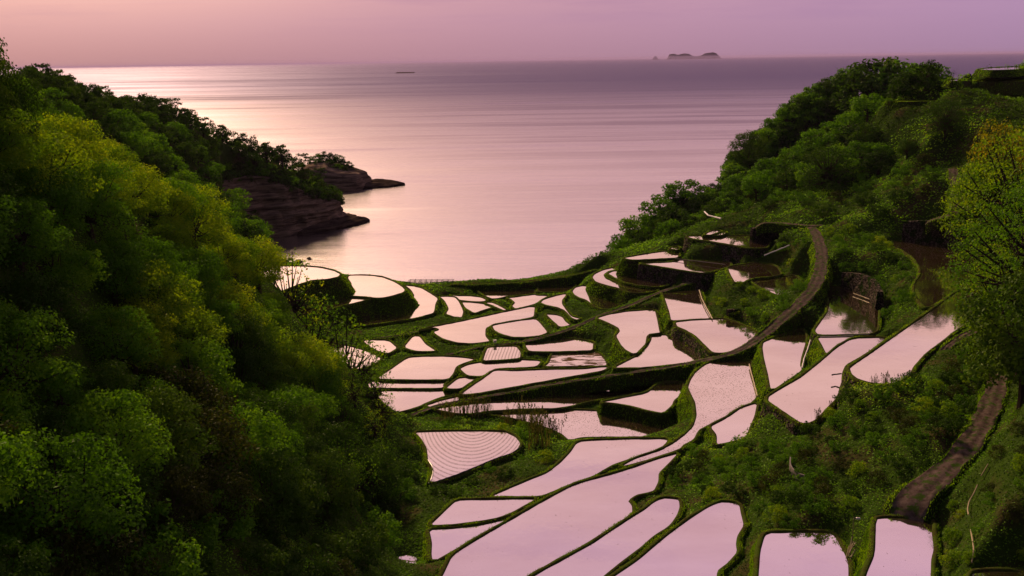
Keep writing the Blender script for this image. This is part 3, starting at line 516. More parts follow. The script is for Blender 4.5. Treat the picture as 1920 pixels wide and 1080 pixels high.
g = mesh_np('ground', V, quads, MAT['ground'], smooth=True); tag(g, kind='structure')
# ------------------------------------------------------------ paddies
def offset(q, d):
    t = np.roll(q, -1, 0) - np.roll(q, 1, 0); L = np.linalg.norm(t, axis=1, keepdims=True) + 1e-9
    nrm = np.stack([t[:, 1], -t[:, 0]], 1) / L
    return q + nrm * (d[:, None] if hasattr(d, '__len__') else d)
SKIRTS = []          # sampled later for grass: (points, normals)
for k, p in enumerate(PW):
    z = p['z']; q = p['q']; c = q.mean(0); n = len(q)
    root = empty('rice_paddy', (c[0], c[1], z)); tag(root, p['label'], 'rice paddy', 'flooded rice paddies on the terraces')
    L = np.array([c[0], c[1], z])
    tri = tessellate_polygon([[Vector((a[0] - c[0], a[1] - c[1], 0)) for a in q]])
    wm = p['wm']
    if wm == 'rings':
        cc = P(640 + 1000 / 4, 640 + 560 / 4, z); mat = water_mat('combed_paddy_water', 'rings', (cc[0], cc[1]))
    else: mat = MAT[wm]
    V = np.c_[q - c, np.full(n, 0.0)]
    mesh_np('water_surface', V, [tuple(f) for f in tri], mat, root)
    s = np.cumsum(np.r_[0, np.linalg.norm(np.diff(q, axis=0), axis=1)])
    w = .42 + .16 * vnoise(s / 3, s * 0 + k, 5)
    hh = .11 + .08 * vnoise(s / 1.3, s * 0 + k, 9)
    rings = [(-.12 + 0 * w, -.12 + 0 * hh), (0 * w + .02, hh * .6), (.15 + 0 * w, hh + .05), (w, hh + .03), (w + .22, hh * 0 - .22)]
    V = []; 
    for dd, dz in rings: V.append(np.c_[offset(q, dd) - c, dz])
    V = np.concatenate(V); m = len(rings)
    ii = np.arange(n); jj = (ii + 1) % n
    Fq = np.concatenate([np.stack([r * n + ii, r * n + jj, (r + 1) * n + jj, (r + 1) * n + ii], 1) for r in range(m - 1)])
    mesh_np('earth_bund', V, Fq[:, ::-1], MAT['bund'], root)
    # riser: falls until it meets the ground or the next terrace
    e = offset(q, w + 2.0); e2 = offset(q, w + 3.6)
    low = np.minimum(gh(e[:, 0], e[:, 1]), gh(e2[:, 0], e2[:, 1])) - 1.2
    dep = np.clip(z - low, .6, 9); dep = (np.roll(dep, 1) + dep + np.roll(dep, -1) + np.maximum(np.roll(dep, 2), np.roll(dep, -2))) / 4
    sl = .22 if p['riser'] == 'stone' else (.75 if z > 9.5 and c[0] < -20 else .42)
    V = []; R = 6
    for r in range(R + 1):
        f = r / R
        wob = (vnoise(s / 1.5, s * 0 + r * 1.7 + k, 21) - .5) * (.35 if r else 0) * (1.4 if p['riser'] == 'bank' else .5)
        V.append(np.c_[offset(q, w + .18 + np.maximum(dep * f * sl + wob, 0)) - c, -.18 - dep * f])
    V = np.concatenate(V)
    Fq = np.concatenate([np.stack([r * n + ii, r * n + jj, (r + 1) * n + jj, (r + 1) * n + ii], 1) for r in range(R)])
    mesh_np('stone_wall' if p['riser'] == 'stone' else 'grass_bank', V, Fq[:, ::-1], MAT['stone' if p['riser'] == 'stone' else 'bank'], root)
    SKIRTS.append((V + L, Fq, p['riser'], n))
# ------------------------------------------------------------ tracks
for t in TW:
    q = t['q']; n = len(q)
    tan = np.gradient(q[:, :2], axis=0); tan /= np.linalg.norm(tan, axis=1, keepdims=True) + 1e-9
    nr = np.stack([-tan[:, 1], tan[:, 0]], 1); s = np.arange(n) * 1.2
    prof = [(-.5, -2.6, 1.3), (-.5, -.35, .45), (-.5, .02, .05), (-.38, -.02, 0), (-.26, -.09, 0), (-.12, .02, 0), (0, .06, 0), (.12, .02, 0), (.26, -.09, 0), (.38, -.02, 0), (.5, .02, -.05), (.5, -.35, -.45), (.5, -2.6, -1.3)]
    V = []
    for i, (a, dz, ex) in enumerate(prof):
        wob = (vnoise(s / 2.3, s * 0 + i, 33) - .5) * (.7 if abs(a) > .3 else .15)
        xy = q[:, :2] + nr * (a * q[:, 3] + wob - ex)[:, None] if a <= 0 else q[:, :2] + nr * (a * q[:, 3] + wob - ex)[:, None]
        endd = np.zeros(n); endd[0] = endd[-1] = -1.2; endd[1] = endd[-2] = -.3
        V.append(np.c_[xy, q[:, 2] + dz + endd + (vnoise(s, s * 0 + i, 35) - .5) * .06])
    V = np.concatenate(V); ii = np.arange(n - 1)
    Fq = np.concatenate([np.stack([r * n + ii, r * n + ii + 1, (r + 1) * n + ii + 1, (r + 1) * n + ii], 1) for r in range(len(prof) - 1)])
    side = np.repeat([1, 1] + [0] * (len(prof) - 5) + [1, 1], n - 1)
    o = mesh_np(t['name'], V, Fq[:, ::-1], [MAT[t['mat']], MAT['bank']], smooth=True, midx=side); tag(o, kind='structure')
    SKIRTS.append((V, Fq[:, ::-1][side == 1], 'bank', 0))

# ------------------------------------------------------------ field terraces on the headland top
FIELD = bark_mat('field_grass', (.12, .18, .006), (.06, .12, .006))  # bright grass green, mottled by noise
for (z, h, pts, mat, name, label, cat, wallm) in FIELDS:
    q = resample(chaikin(np.array([P(x, y, z)[:2] for x, y in pts])), 2, True)
    A = .5 * np.sum(q[:, 0] * np.roll(q[:, 1], -1) - np.roll(q[:, 0], -1) * q[:, 1]); q = q if A > 0 else q[::-1]
    n = len(q); tri = tessellate_polygon([[Vector((a[0], a[1], 0)) for a in q]])
    c = q.mean(0); root = empty(name, (c[0], c[1], z)); tag(root, label, cat, 'fields on the headland top')
    mesh_np('field_top' if mat != 'water' else 'water_surface', np.c_[q - c, np.zeros(n)], [tuple(f) for f in tri], MAT['water'] if mat == 'water' else FIELD, root)
    V = []; s = np.arange(n) * 2.0
    for k in range(5): V.append(np.c_[offset(q, .05 + k * .4 + (vnoise(s / 2, s * 0 + k, 12) - .5) * .6 * (k > 0)) - c, np.full(n, .15 * (k == 0) - h * k / 4)])
    V = np.concatenate(V); ii = np.arange(n); jj = (ii + 1) % n
    Fq = np.concatenate([np.stack([r * n + ii, (r + 1) * n + ii, (r + 1) * n + jj, r * n + jj], 1) for r in range(4)])
    mesh_np('grass_bank', V, Fq, MAT[wallm], root); SKIRTS.append((V + np.array([c[0], c[1], z]), Fq, 'bank', 0))
    s_ = window(q, 4); x, y = XX[s_], YY[s_]; ins = inpoly(x, y, q); PADD[s_] = np.where(ins, -1, PADD[s_]); Z[s_] = np.where(ins, np.minimum(Z[s_], z - .8), Z[s_])
g.data.vertices.foreach_set('co', np.stack([XX, YY, Z], -1).reshape(-1).astype(np.float32)); g.data.update()
# ------------------------------------------------------------ sea
def sea_mat():
    m, nt = newmat('sea'); t = NT(nt); p = pos(t)
    sp = t.n('ShaderNodeSeparateXYZ'); t.l(p, sp.inputs[0]); y = sp.outputs[1]
    # streaks of calm and ruffled water, long across the bay, at every scale
    st = t.noise(t.mapping(p, (.12, 1.0, 1), rot=(0, 0, .03)), .012, 9, .72)
    st2 = t.noise(t.mapping(p, (.08, 1.0, 1), rot=(0, 0, -.05)), .0022, 8, .7)
    f = t.math('MULTIPLY', t.math('ADD', st, st2), .5)
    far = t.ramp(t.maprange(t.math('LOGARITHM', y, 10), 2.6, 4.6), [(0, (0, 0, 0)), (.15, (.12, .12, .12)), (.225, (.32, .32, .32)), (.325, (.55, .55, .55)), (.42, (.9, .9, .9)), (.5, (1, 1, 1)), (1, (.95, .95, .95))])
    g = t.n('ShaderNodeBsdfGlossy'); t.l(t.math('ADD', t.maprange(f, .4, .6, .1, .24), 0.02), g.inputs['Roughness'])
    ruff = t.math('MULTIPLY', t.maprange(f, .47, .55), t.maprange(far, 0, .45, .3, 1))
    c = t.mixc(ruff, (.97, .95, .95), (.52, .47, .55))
    c = t.mixc(t.math('MULTIPLY', far, .95), c, (.205, .20, .31)); t.l(c, g.inputs[0])  # dimmer offshore reflection painted into the sea colour, growing with distance
    b = t.n('ShaderNodeBump'); b.inputs['Strength'].default_value = .25; b.inputs['Distance'].default_value = 1
    t.l(t.noise(t.mapping(p, (.25, 1, 1)), .25, 6, .7), b.inputs['Height']); t.l(b.outputs[0], g.inputs['Normal'])
    d = t.n('ShaderNodeBsdfDiffuse'); d.inputs[0].default_value = (.05, .045, .075, 1)
    t.out(t.mixs(.93, d.outputs[0], g.outputs[0])); return m
xs = np.r_[-120000, -40000, -12000, -4000, -1500, -600, 0, 600, 1500, 4000, 12000, 40000, 120000]
ys = np.r_[200, 400, 800, 1600, 4000, 12000, 40000, 130000]
V = [(x, y, 0) for y in ys for x in xs]; k = len(xs)
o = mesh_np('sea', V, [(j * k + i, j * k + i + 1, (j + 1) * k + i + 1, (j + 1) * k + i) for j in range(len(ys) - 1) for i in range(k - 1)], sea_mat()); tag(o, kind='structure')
# ------------------------------------------------------------ sky
SUN_AZ = math.radians(-20); SUN_EL = math.radians(30)
w = bpy.data.worlds.new("World"); SC.world = w; w.use_nodes = True
nt = w.node_tree; nt.nodes.clear(); t = NT(nt)
tc = t.n('ShaderNodeTexCoord').outputs['Generated']
sp = t.n('ShaderNodeSeparateXYZ'); t.l(tc, sp.inputs[0]); X, Y, Zc = sp.outputs
el = t.maprange(Zc, 0, 1)
left = t.ramp(el, [(0, srgb(192, 139, 138)), (.035, srgb(210, 155, 156)), (.075, srgb(226, 168, 164)), (.16, srgb(250, 200, 186)), (.30, srgb(242, 192, 184)), (.45, srgb(225, 178, 186)), (.7, srgb(145, 125, 148)), (1, srgb(125, 110, 138))])
right = t.ramp(el, [(0, srgb(166, 131, 162)), (.035, srgb(178, 141, 174)), (.075, srgb(188, 148, 180)), (.16, srgb(240, 190, 182)), (.30, srgb(236, 187, 186)), (.45, srgb(212, 166, 196)), (.7, srgb(140, 122, 148)), (1, srgb(125, 110, 138))])
az = t.math('ARCTAN2', X, Y)
side = t.maprange(az, -.42, .42)
c = t.mixc(side, left, right)
glow_a = t.math('SUBTRACT', az, -.36); ga = t.math('MULTIPLY', glow_a, glow_a)
ge = t.math('SUBTRACT', Zc, .20); ge2 = t.math('MULTIPLY', t.math('MULTIPLY', ge, ge), 5)
gl = t.math('EXPONENT', t.math('MULTIPLY', t.math('ADD', ga, ge2), -19))
c = t.mixc(t.math('MULTIPLY', gl, .9), c, (2.7, 1.65, 1.1))
cl = t.noise(t.mapping(tc, (2.2, 2.2, 26)), 2.2, 6, .6)
cm = t.math('MULTIPLY', t.maprange(cl, .48, .66), t.maprange(Zc, .02, .07))
c = t.mixc(t.math('MULTIPLY', cm, .9), c, t.mixc(1.0, c, (.82, .8, .93), 'MULTIPLY'))
back = t.maprange(Y, -.5, .35)
c = t.mixc(back, (.08, .07, .09), c)
bg = t.n('ShaderNodeBackground'); t.l(c, bg.inputs[0]); bg.inputs[1].default_value = 1.0
o = t.n('ShaderNodeOutputWorld'); t.l(bg.outputs[0], o.inputs[0])
ld = bpy.data.lights.new('sun', 'SUN'); ld.energy = 5.0; ld.angle = math.radians(7); ld.color = (1, .66, .36)
lo = bpy.data.objects.new('sun', ld); COL.objects.link(lo)
dirv = Vector((math.sin(SUN_AZ) * math.cos(SUN_EL), math.cos(SUN_AZ) * math.cos(SUN_EL), math.sin(SUN_EL)))
lo.rotation_euler = dirv.to_track_quat('Z', 'Y').to_euler()

# ------------------------------------------------------------ air
m, nt = newmat('air'); t = NT(nt); pv = t.n('ShaderNodeVolumePrincipled'); pv.inputs['Color'].default_value = (.5, .4, .75, 1)
pv.inputs['Density'].default_value = 1.6e-5; pv.inputs['Anisotropy'].default_value = .2
oo = t.n('ShaderNodeOutputMaterial'); t.l(pv.outputs[0], oo.inputs['Volume'])
hv = [(x, y, z) for z in (-12, 120) for x, y in ((-125000, -200), (125000, -200), (125000, 131000), (-125000, 131000))]
o = mesh_np('haze', hv, [(3, 2, 1, 0), (4, 5, 6, 7), (0, 1, 5, 4), (1, 2, 6, 5), (2, 3, 7, 6), (3, 0, 4, 7)], m); tag(o, 'thin pink sea air fading the far islands', 'haze', kind='stuff')
# ------------------------------------------------------------ foliage
LM = dict(
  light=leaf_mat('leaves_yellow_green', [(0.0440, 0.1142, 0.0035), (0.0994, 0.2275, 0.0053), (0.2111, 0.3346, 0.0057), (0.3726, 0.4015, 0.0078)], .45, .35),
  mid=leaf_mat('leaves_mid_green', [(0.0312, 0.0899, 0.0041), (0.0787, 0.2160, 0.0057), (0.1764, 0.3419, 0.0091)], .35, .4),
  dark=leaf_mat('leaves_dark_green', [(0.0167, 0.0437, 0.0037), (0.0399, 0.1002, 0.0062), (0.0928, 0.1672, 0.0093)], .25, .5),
  gold=leaf_mat('leaves_golden', [(.045, .085, .005), (.14, .17, .007), (.42, .32, .01)], .5, .2),
  brown=leaf_mat('leaves_olive_brown', [(.014, .022, .004), (.035, .05, .007), (.08, .09, .012)], .3, .3),
  grass=leaf_mat('grass_blades', [(0.0453, 0.1036, 0.0043), (0.1056, 0.2587, 0.0063), (0.1962, 0.3623, 0.0094), (0.3019, 0.3796, 0.0213)], .4, 0),
  under=leaf_mat('undergrowth_leaves', [(0.0317, 0.0711, 0.0037), (0.0812, 0.2026, 0.0066), (0.1835, 0.4271, 0.0103), (0.3670, 0.4984, 0.0193)], .35, 0),
  reed=leaf_mat('reed_blades', [(.02, .03, .008), (.05, .07, .015), (.12, .11, .05)], .3, .2))
def quads_at(C, N, size, asp=.6, rng=RNG, roll=None):
    n = len(C); a = rng.normal(size=(n, 3))
    N = N / (np.linalg.norm(N, axis=1, keepdims=True) + 1e-9)
    T = np.cross(N, a); T /= np.linalg.norm(T, axis=1, keepdims=True) + 1e-9
    B = np.cross(N, T); s = (size if hasattr(size, '__len__') else np.full(n, size))[:, None]
    V = np.stack([C - T * s * .5, C - B * s * asp * .5 + N * s * .08, C + T * s * .5, C + B * s * asp * .5 + N * s * .08], 1).reshape(-1, 3)
    return V, np.arange(4 * n).reshape(n, 4)
def blades_at(C, h, w, lean, rng=RNG):
    n = len(C); an = rng.random(n) * 6.283; d = np.stack([np.cos(an), np.sin(an), 0 * an], 1)
    la = rng.random(n) * 6.283; ld = np.stack([np.cos(la), np.sin(la), 0 * la], 1) * (lean * rng.random(n))[:, None]
    up = np.zeros((n, 3)); up[:, 2] = 1
    h = h[:, None]; w = w[:, None]
    V = np.stack([C - d * w * .5, C + d * w * .5, C + d * w * .35 + (up * .6 + ld * .35) * h, C - d * w * .12 + (up * (1 - .3 * lean) + ld) * h], 1).reshape(-1, 3)
    return V, np.arange(4 * n).reshape(n, 4)
def make_tree_mesh(seed, H, R, kind, nclump=46, per=150, leaf=.34, flat=.55, bare=.3, spread=1.0, sparse=0, joined=False, rc=(.2, .34)):
    rng = np.random.default_rng(seed)
    # trunk and limbs
    wood = MB(); top = H * (.55 if H > 5 else .35)
    px = np.linspace(0, 1, 6); bend = rng.normal(size=2) * .25
    path = np.stack([bend[0] * px ** 2 * R * .4, bend[1] * px ** 2 * R * .4, px * top - .6], 1)
    r0 = .045 * H
    wood.add(tube(path, [r0 * (1.25 - .75 * a) for a in px], 7))
    C = []; RC = []
    for i in range(nclump):
        for _ in range(40):
            th = rng.random() * 6.283; u = rng.random() ** .55; v = rng.random()
            z = bare * H + (H * (1 - bare)) * v
            prof = math.sqrt(max(0, 1 - abs((v - .38) / .64) ** 2.2))
            r = R * prof * (.35 + .65 * u) * spread
            c = np.array([math.cos(th) * r, math.sin(th) * r, z * (.98 - .06 * rng.random())])
            if all(np.linalg.norm((c - q) * [1, 1, 1.5]) > R * .26 for q in C): break
        C.append(c); RC.append(R * (rc[0] + (rc[1] - rc[0]) * rng.random()))
    for c in C[::2]:
        s = path[3 + int(rng.integers(0, 3))]; mid = (s + c) / 2 + np.array([0, 0, -.12 * R]) + rng.normal(size=3) * .05 * R
        wood.add(tube([s, mid, c], [r0 * .36, r0 * .2, r0 * .06], 5))
    LV = []; NN = []; TT = []; SS = []
    for c, r in zip(C, RC):
        k = int(per * (r / (R * .27)) ** 2 * (1 - sparse)); d = rng.normal(size=(k, 3)); d /= np.linalg.norm(d, axis=1, keepdims=True)
        rad = (.55 + .5 * rng.random(k) ** .6)[:, None]
        q = d * rad * r; q[:, 2] = q[:, 2] * flat + np.where(d[:, 2] < 0, -.05 * r, 0)
        q = q[d[:, 2] > -.45 - .4 * rng.random(k)]; dd = q / (np.linalg.norm(q, axis=1, keepdims=True) + 1e-9)
        q = q + rng.normal(size=q.shape) * .15 * r
        LV.append(c + q); NN.append(dd * .9 + rng.normal(size=q.shape) * .55 + np.array([0, 0, .5]))
        base = .45 + .28 * (rng.random() - .5)
        TT.append(np.clip(base + .30 * (rng.random(len(q)) - .5), 0, 1)); SS.append(leaf * (.6 + .8 * rng.random(len(q))))
    L = np.concatenate(LV); V, Fq = quads_at(L, np.concatenate(NN), np.concatenate(SS), .62, rng)
    return wood, V, Fq, np.concatenate(TT)
PROTO = {}
def proto(key, name, mat, joined=False, **kw):
    wood, V, Fq, T = make_tree_mesh(**kw)
    if joined:
        o0 = len(V); WV = np.array(wood.V); fs = [tuple(f) for f in Fq.tolist()] + [tuple(i + o0 for i in f) for f in wood.F]
        o = mesh_np(name, np.concatenate([V, WV]), fs, [LM[mat], MAT['bark']], link=False, attr={'tint': np.r_[T, np.full(len(wood.F), .4)]},
                    midx=[0] * len(Fq) + [1] * len(wood.F))
        PROTO[key] = (name, [o], True, kw['H'])
    else:
        c = mesh_np('crown', V, Fq, LM[mat], link=False, attr={'tint': T})
        w_ = mesh_np('trunk', wood.V, wood.F, MAT['bark'], link=False)
        PROTO[key] = (name, [c, w_], False, kw['H'])
def plant(key, loc, scale=1, rz=0, label=None, cat='tree', group=None, tilt=0, sz=None):
    name, parts, joined, H = PROTO[key]
    if joined:
        o = parts[0].copy(); COL.objects.link(o); o.name = name
        root = o
    else:
        root = empty(name)
        for q in parts:
            c = q.copy(); COL.objects.link(c); c.name = q.name.split('.')[0]; c.parent = root
    root.location = loc; root.rotation_euler = (tilt, 0, rz); root.scale = (scale, scale, sz or scale)
    tag(root, label, cat, group); return root
for i in range(3):
    proto(f'light{i}', 'yellow_green_tree', 'light', seed=10 + i, H=8.6, R=4.6, kind='b', nclump=52, per=230, leaf=.27, flat=.5, bare=.22)  # broadleaf tree set apart by yellow-green leaf colour, not by species
    proto(f'mid{i}', 'broadleaf_tree', 'mid', seed=20 + i, H=8.4, R=4.5, kind='b', nclump=50, per=230, leaf=.27, flat=.55, bare=.2)
    proto(f'dark{i}', 'evergreen_tree', 'dark', seed=30 + i, H=8.6, R=4.2, kind='b', nclump=46, per=230, leaf=.27, flat=.6, bare=.2)
proto('brown0', 'olive_tree', 'brown', seed=41, H=7.6, R=4.2, kind='b', nclump=50, per=120, leaf=.3, flat=.7, bare=.2)
proto('airy0', 'slender_tree', 'mid', seed=45, H=8.5, R=3.8, kind='b', nclump=70, per=60, leaf=.24, flat=.6, bare=.2, sparse=.4, rc=(.12, .22))
proto('airy1', 'slender_tree', 'light', seed=46, H=8.5, R=3.6, kind='b', nclump=70, per=60, leaf=.24, flat=.6, bare=.2, sparse=.4, rc=(.12, .22))
for i in range(3):
    proto(f'fard{i}', 'evergreen_tree', 'dark', joined=True, seed=50 + i, H=8, R=4.4, kind='b', nclump=34, per=60, leaf=.62, flat=.6, bare=.15)
    proto(f'farm{i}', 'far_broadleaf_tree', 'mid', joined=True, seed=60 + i, H=8, R=4.8, kind='b', nclump=36, per=60, leaf=.62, flat=.5, bare=.15)  # general broadleaf tree for the far slopes, no particular species
proto('pine', 'pine_tree', 'dark', joined=True, seed=70, H=9, R=3.2, kind='b', nclump=26, per=50, leaf=.5, flat=.4, bare=.35, rc=(.22, .36))
proto('layer', 'layered_tree', 'dark', seed=75, H=17, R=9.5, kind='b', nclump=170, per=120, leaf=.55, flat=.32, bare=.08, rc=(.12, .2))
proto('gold', 'golden_tree', 'gold', seed=76, H=8, R=4, kind='b', nclump=50, per=150, leaf=.34, flat=.45, bare=.25)
proto('bigg', 'golden_tree', 'gold', seed=77, H=17, R=8, kind='b', nclump=130, per=100, leaf=.5, flat=.5, bare=.15, rc=(.13, .22))
proto('bigl', 'yellow_green_tree', 'light', seed=78, H=17, R=7.2, kind='b', nclump=120, per=170, leaf=.26, flat=.5, bare=.15, rc=(.13, .22))
proto('bigm', 'broadleaf_tree', 'mid', seed=79, H=17, R=7.2, kind='b', nclump=120, per=170, leaf=.26, flat=.5, bare=.15, rc=(.13, .22))
for i in range(3):
    proto(f'shrub{i}', 'shrub', ['mid', 'light', 'dark'][i], joined=True, seed=80 + i, H=1.9, R=1.5, kind='s', nclump=22, per=70, leaf=.19, flat=.7, bare=.08)
proto('shrubbrown', 'shrub', 'brown', joined=True, seed=84, H=1.9, R=1.5, kind='s', nclump=22, per=60, leaf=.17, flat=.8, bare=.08)
TREES = []
def scatter(poly, xr, yr, gap, chooser, lift, zmin=1.0, tries=30000, maxn=300, seed=1, cond=None, avoid=()):
    rng = np.random.default_rng(seed); got = list(avoid); maxn += len(got)
    xs = rng.uniform(*xr, tries); ys = rng.uniform(*yr, tries); zs = gh(xs, ys)
    pd = gh(xs, ys, PADD); rd = gh(xs, ys, ROADD)
    X, Y = proj(np.stack([xs, ys, zs + lift], -1)); ok = inpoly(X, Y, poly) & (zs > zmin) & (pd > 2.0) & (rd > 1.5)
    for x, y, z, a, b in zip(xs[ok], ys[ok], zs[ok], X[ok], Y[ok]):
        gg = gap(x, y) if callable(gap) else gap
        if cond is not None and not cond(x, y, z, a, b): continue
        if any((x - q[0]) ** 2 + (y - q[1]) ** 2 < gg * gg for q in got): continue
        got.append((x, y)); chooser(x, y, z, a, b, rng)
        if len(got) >= maxn: break
    return got
# near forest on the left
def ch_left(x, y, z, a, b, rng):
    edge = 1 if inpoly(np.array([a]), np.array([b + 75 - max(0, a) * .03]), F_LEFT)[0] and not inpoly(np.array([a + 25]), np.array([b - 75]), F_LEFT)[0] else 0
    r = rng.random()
    if edge: k = f'light{rng.integers(3)}' if r < .8 else f'mid{rng.integers(3)}'  # species mix; yellow-green leaf colour also stands in for sunlight on the edge
    elif b > 600: k = f'mid{rng.integers(3)}' if r < .34 else (f'dark{rng.integers(3)}' if r < .88 else 'brown0')  # dark leaves favoured low down, so slope shade is partly leaf colour
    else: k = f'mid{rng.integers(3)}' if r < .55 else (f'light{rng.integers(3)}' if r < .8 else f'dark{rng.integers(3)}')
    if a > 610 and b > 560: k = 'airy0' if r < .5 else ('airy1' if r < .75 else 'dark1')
    nm = {'l': 'yellow-green feathery tree', 'm': 'mid-green bushy tree', 'd': 'dark evergreen tree', 'b': 'olive-brown round-topped tree', 'a': 'slender open-branched tree'}[k[0]]
    row = 'on the sunlit shoulder' if edge else ('high on the slope' if b < 330 else ('halfway down the slope' if b < 560 else ('low on the shaded slope' if b < 720 else 'at the dark foot')))
    col = 'over the valley paddies' if a > 560 else ('toward the sea' if a > 280 else 'toward the viewer')
    sc = rng.uniform(.7, 1.22) * (1 if a < 620 else .85)
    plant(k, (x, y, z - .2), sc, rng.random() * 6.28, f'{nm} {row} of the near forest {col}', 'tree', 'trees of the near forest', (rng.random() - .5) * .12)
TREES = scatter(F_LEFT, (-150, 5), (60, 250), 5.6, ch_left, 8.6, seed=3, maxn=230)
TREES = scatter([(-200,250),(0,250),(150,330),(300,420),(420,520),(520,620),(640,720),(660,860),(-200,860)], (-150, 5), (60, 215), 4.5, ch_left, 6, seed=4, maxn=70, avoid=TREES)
def ch_far(x, y, z, a, b, rng):
    r = rng.random(); ridge = not inpoly(np.array([a + 14]), np.array([b - 26]), F_FAR)[0] and a < 640
    k = ('pine' if r < .35 else f'fard{rng.integers(3)}') if ridge else (f'farm{rng.integers(3)}' if r < .5 else f'fard{rng.integers(3)}')
    nm = {'p': 'small dark pine', 'f': 'dark rounded tree' if k.startswith('fard') else 'leafy green tree'}[k[0]]
    row = 'on the skyline' if ridge else ('on the upper slope' if b < 260 else ('on the middle slope' if b < 340 else 'low above the cove'))
    plant(k, (x, y, z - .3), rng.uniform(.8, 1.25), rng.random() * 6.28, f'{nm} {row} of the far wooded headland', 'tree', 'trees of the far wooded headland')
scatter(F_FAR, (-330, -60), (262, 560), 6.6, ch_far, 5, seed=5, maxn=280, zmin=3)
def ch_knob(x, y, z, a, b, rng):
    r = rng.random(); k = f'farm{rng.integers(3)}' if r < .35 else f'fard{rng.integers(3)}'
    row = 'on top of' if b < 390 else 'low on'
    plant(k, (x, y, z - .3), rng.uniform(.7, 1.0), rng.random() * 6.28, f"{'leafy green' if k[3]=='m' else 'dark rounded'} tree {row} the wooded knob above the sea", 'tree', 'trees on the wooded knob')
scatter(F_KNOB, (30, 130), (375, 460), 5.0, ch_knob, 4.5, seed=6, maxn=110, zmin=1)
def ch_head(x, y, z, a, b, rng):
    r = rng.random(); k = f'farm{rng.integers(3)}' if r < .5 else f'fard{rng.integers(3)}'
    row = 'on the crest' if b < 190 else ('on the seaward slope' if a < 1520 else 'on the inner slope')
    plant(k, (x, y, z - .3), rng.uniform(.85, 1.3), rng.random() * 6.28, f"{'leafy green' if k[3]=='m' else 'dark rounded'} tree {row} of the terraced headland", 'tree', 'trees of the terraced headland')
F_SIL = [(1368,350),(1370,330),(1378,285),(1420,252),(1450,220),(1500,183),(1545,135),(1600,118),(1650,112),(1760,118),(1760,140),(1660,150),(1600,160),(1540,215),(1470,280),(1430,330),(1400,360)]
scatter(F_SIL, (60, 230), (400, 530), 4.6, ch_head, 6, seed=8, maxn=90)
scatter(F_HEAD, (60, 230), (330, 500), 6.2, ch_head, 5, seed=7, maxn=110)
def at(px, py, Y, drop=0):
    v = PD(px, py, Y); return v
def on_ground(px, Y):
    x = PD(px, 300, Y)[0]
    return (x, Y, float(gh(x, Y)))
def tree_to(key, px, ytop, Y, label, group=None, ws=1.0, cat='tree', dz=0):
    """stand a tree on the ground at distance Y so that its top reaches the seen height"""
    x, y, z = on_ground(px, Y); zt = PD(px, ytop, Y)[2]; H = PROTO[key][3]
    s = max(.3, (zt - z + dz) / H)
    return plant(key, (x, y, z - .15), s * ws, random.random() * 6.28, label, cat, group, sz=s)
tree_to('dark0', -20, 55, 108, 'tall dark tree leaning into the sky above the near forest', ws=.55)
tree_to('dark2', 5, 110, 112, 'dark tree on the crest below the tall leaning tree', ws=.8)
tree_to('mid1', 28, 140, 116, 'rounded green tree where the near crest meets the horizon', ws=.8)
tree_to('dark1', 62, 145, 150, 'small dark tree in the dip between near forest and far headland', ws=.9)
tree_to('airy1', 520, 465, 214, 'open-branched tree leaning over the high round shore paddy', ws=.9)
tree_to('airy0', 500, 490, 205, 'thin twiggy tree beside the high round shore paddy', ws=.8)
for k_, px_, yt, Y_, l_ in [('airy0', 560, 545, 212, 'twiggy tree spreading over the thin sliver paddy'), ('airy1', 612, 585, 208, 'broad open tree before the tongue-shaped paddy'), ('airy0', 645, 625, 203, 'airy tree in front of the glittering paddy'), ('airy1', 668, 655, 199, 'fine-leaved tree leaning toward the band paddy'), ('airy0', 688, 690, 192, 'leafy outermost tree over the open valley-floor paddy'), ('airy1', 700, 735, 184, 'low airy tree above the walkway end'), ('airy0', 640, 690, 190, 'slender tree behind the outermost leafy tree'), ('mid1', 600, 660, 186, 'dense low tree under the airy forest edge')]:
    tree_to(k_, px_, yt, Y_, l_, 'open trees on the forest edge', ws=1.05)
tree_to('layer', 1770, 185, 335, 'big dark layered tree beside the pale lane', ws=.85)
tree_to('layer', 1556, 272, 350, 'flat-topped dark tree on the slope above the junction', ws=1.0)
tree_to('dark0', 1403, 248, 462, 'wind-shaped tree jutting out over the sea', ws=1.0)
tree_to('layer', 1620, 250, 372, 'broad dark tree below the headland field', ws=.8)
tree_to('farm1', 1660, 240, 375, 'leafy bush-like tree below the headland field edge', ws=1.0)
tree_to('dark1', 1700, 260, 340, 'dark tree tucked behind the big layered tree', ws=1.0)
for px_, yt, Y_, w_, l_ in [(1283, 338, 432, 1.1, 'largest round tree on the wooded knob'), (1238, 366, 426, 1.0, 'second round tree on the seaward shoulder of the knob'), (1322, 350, 430, .9, 'bushy tree behind the round knob tree'), (1350, 346, 432, .8, 'small upright tree in the notch beside the headland'), (1198, 402, 416, 1.0, 'low spreading tree on the knob above the water'), (1165, 440, 408, .9, 'lowest shore tree of the knob'), (1265, 385, 412, 1.1, 'dense dark tree on the landward face of the knob')]:
    tree_to(random.choice(['fard0', 'farm1', 'fard2', 'farm0']), px_, yt, Y_, l_, 'trees on the wooded knob', ws=w_)
for px_, yt, Y_, w_, l_ in [(1632, 116, 470, 1.2, 'round tree filling the crest left of the skyline gap'), (1662, 113, 475, 1.1, 'flat-topped tree on the crest near the leafless tree'), (1690, 116, 470, 1.2, 'wide bushy tree on the crest near the leafless tree'), (1716, 122, 462, 1.1, 'low tree directly beside the leafless tree')]:
    tree_to(random.choice(['farm1', 'farm0', 'fard2']), px_, yt, Y_, l_, 'trees of the terraced headland', ws=w_)
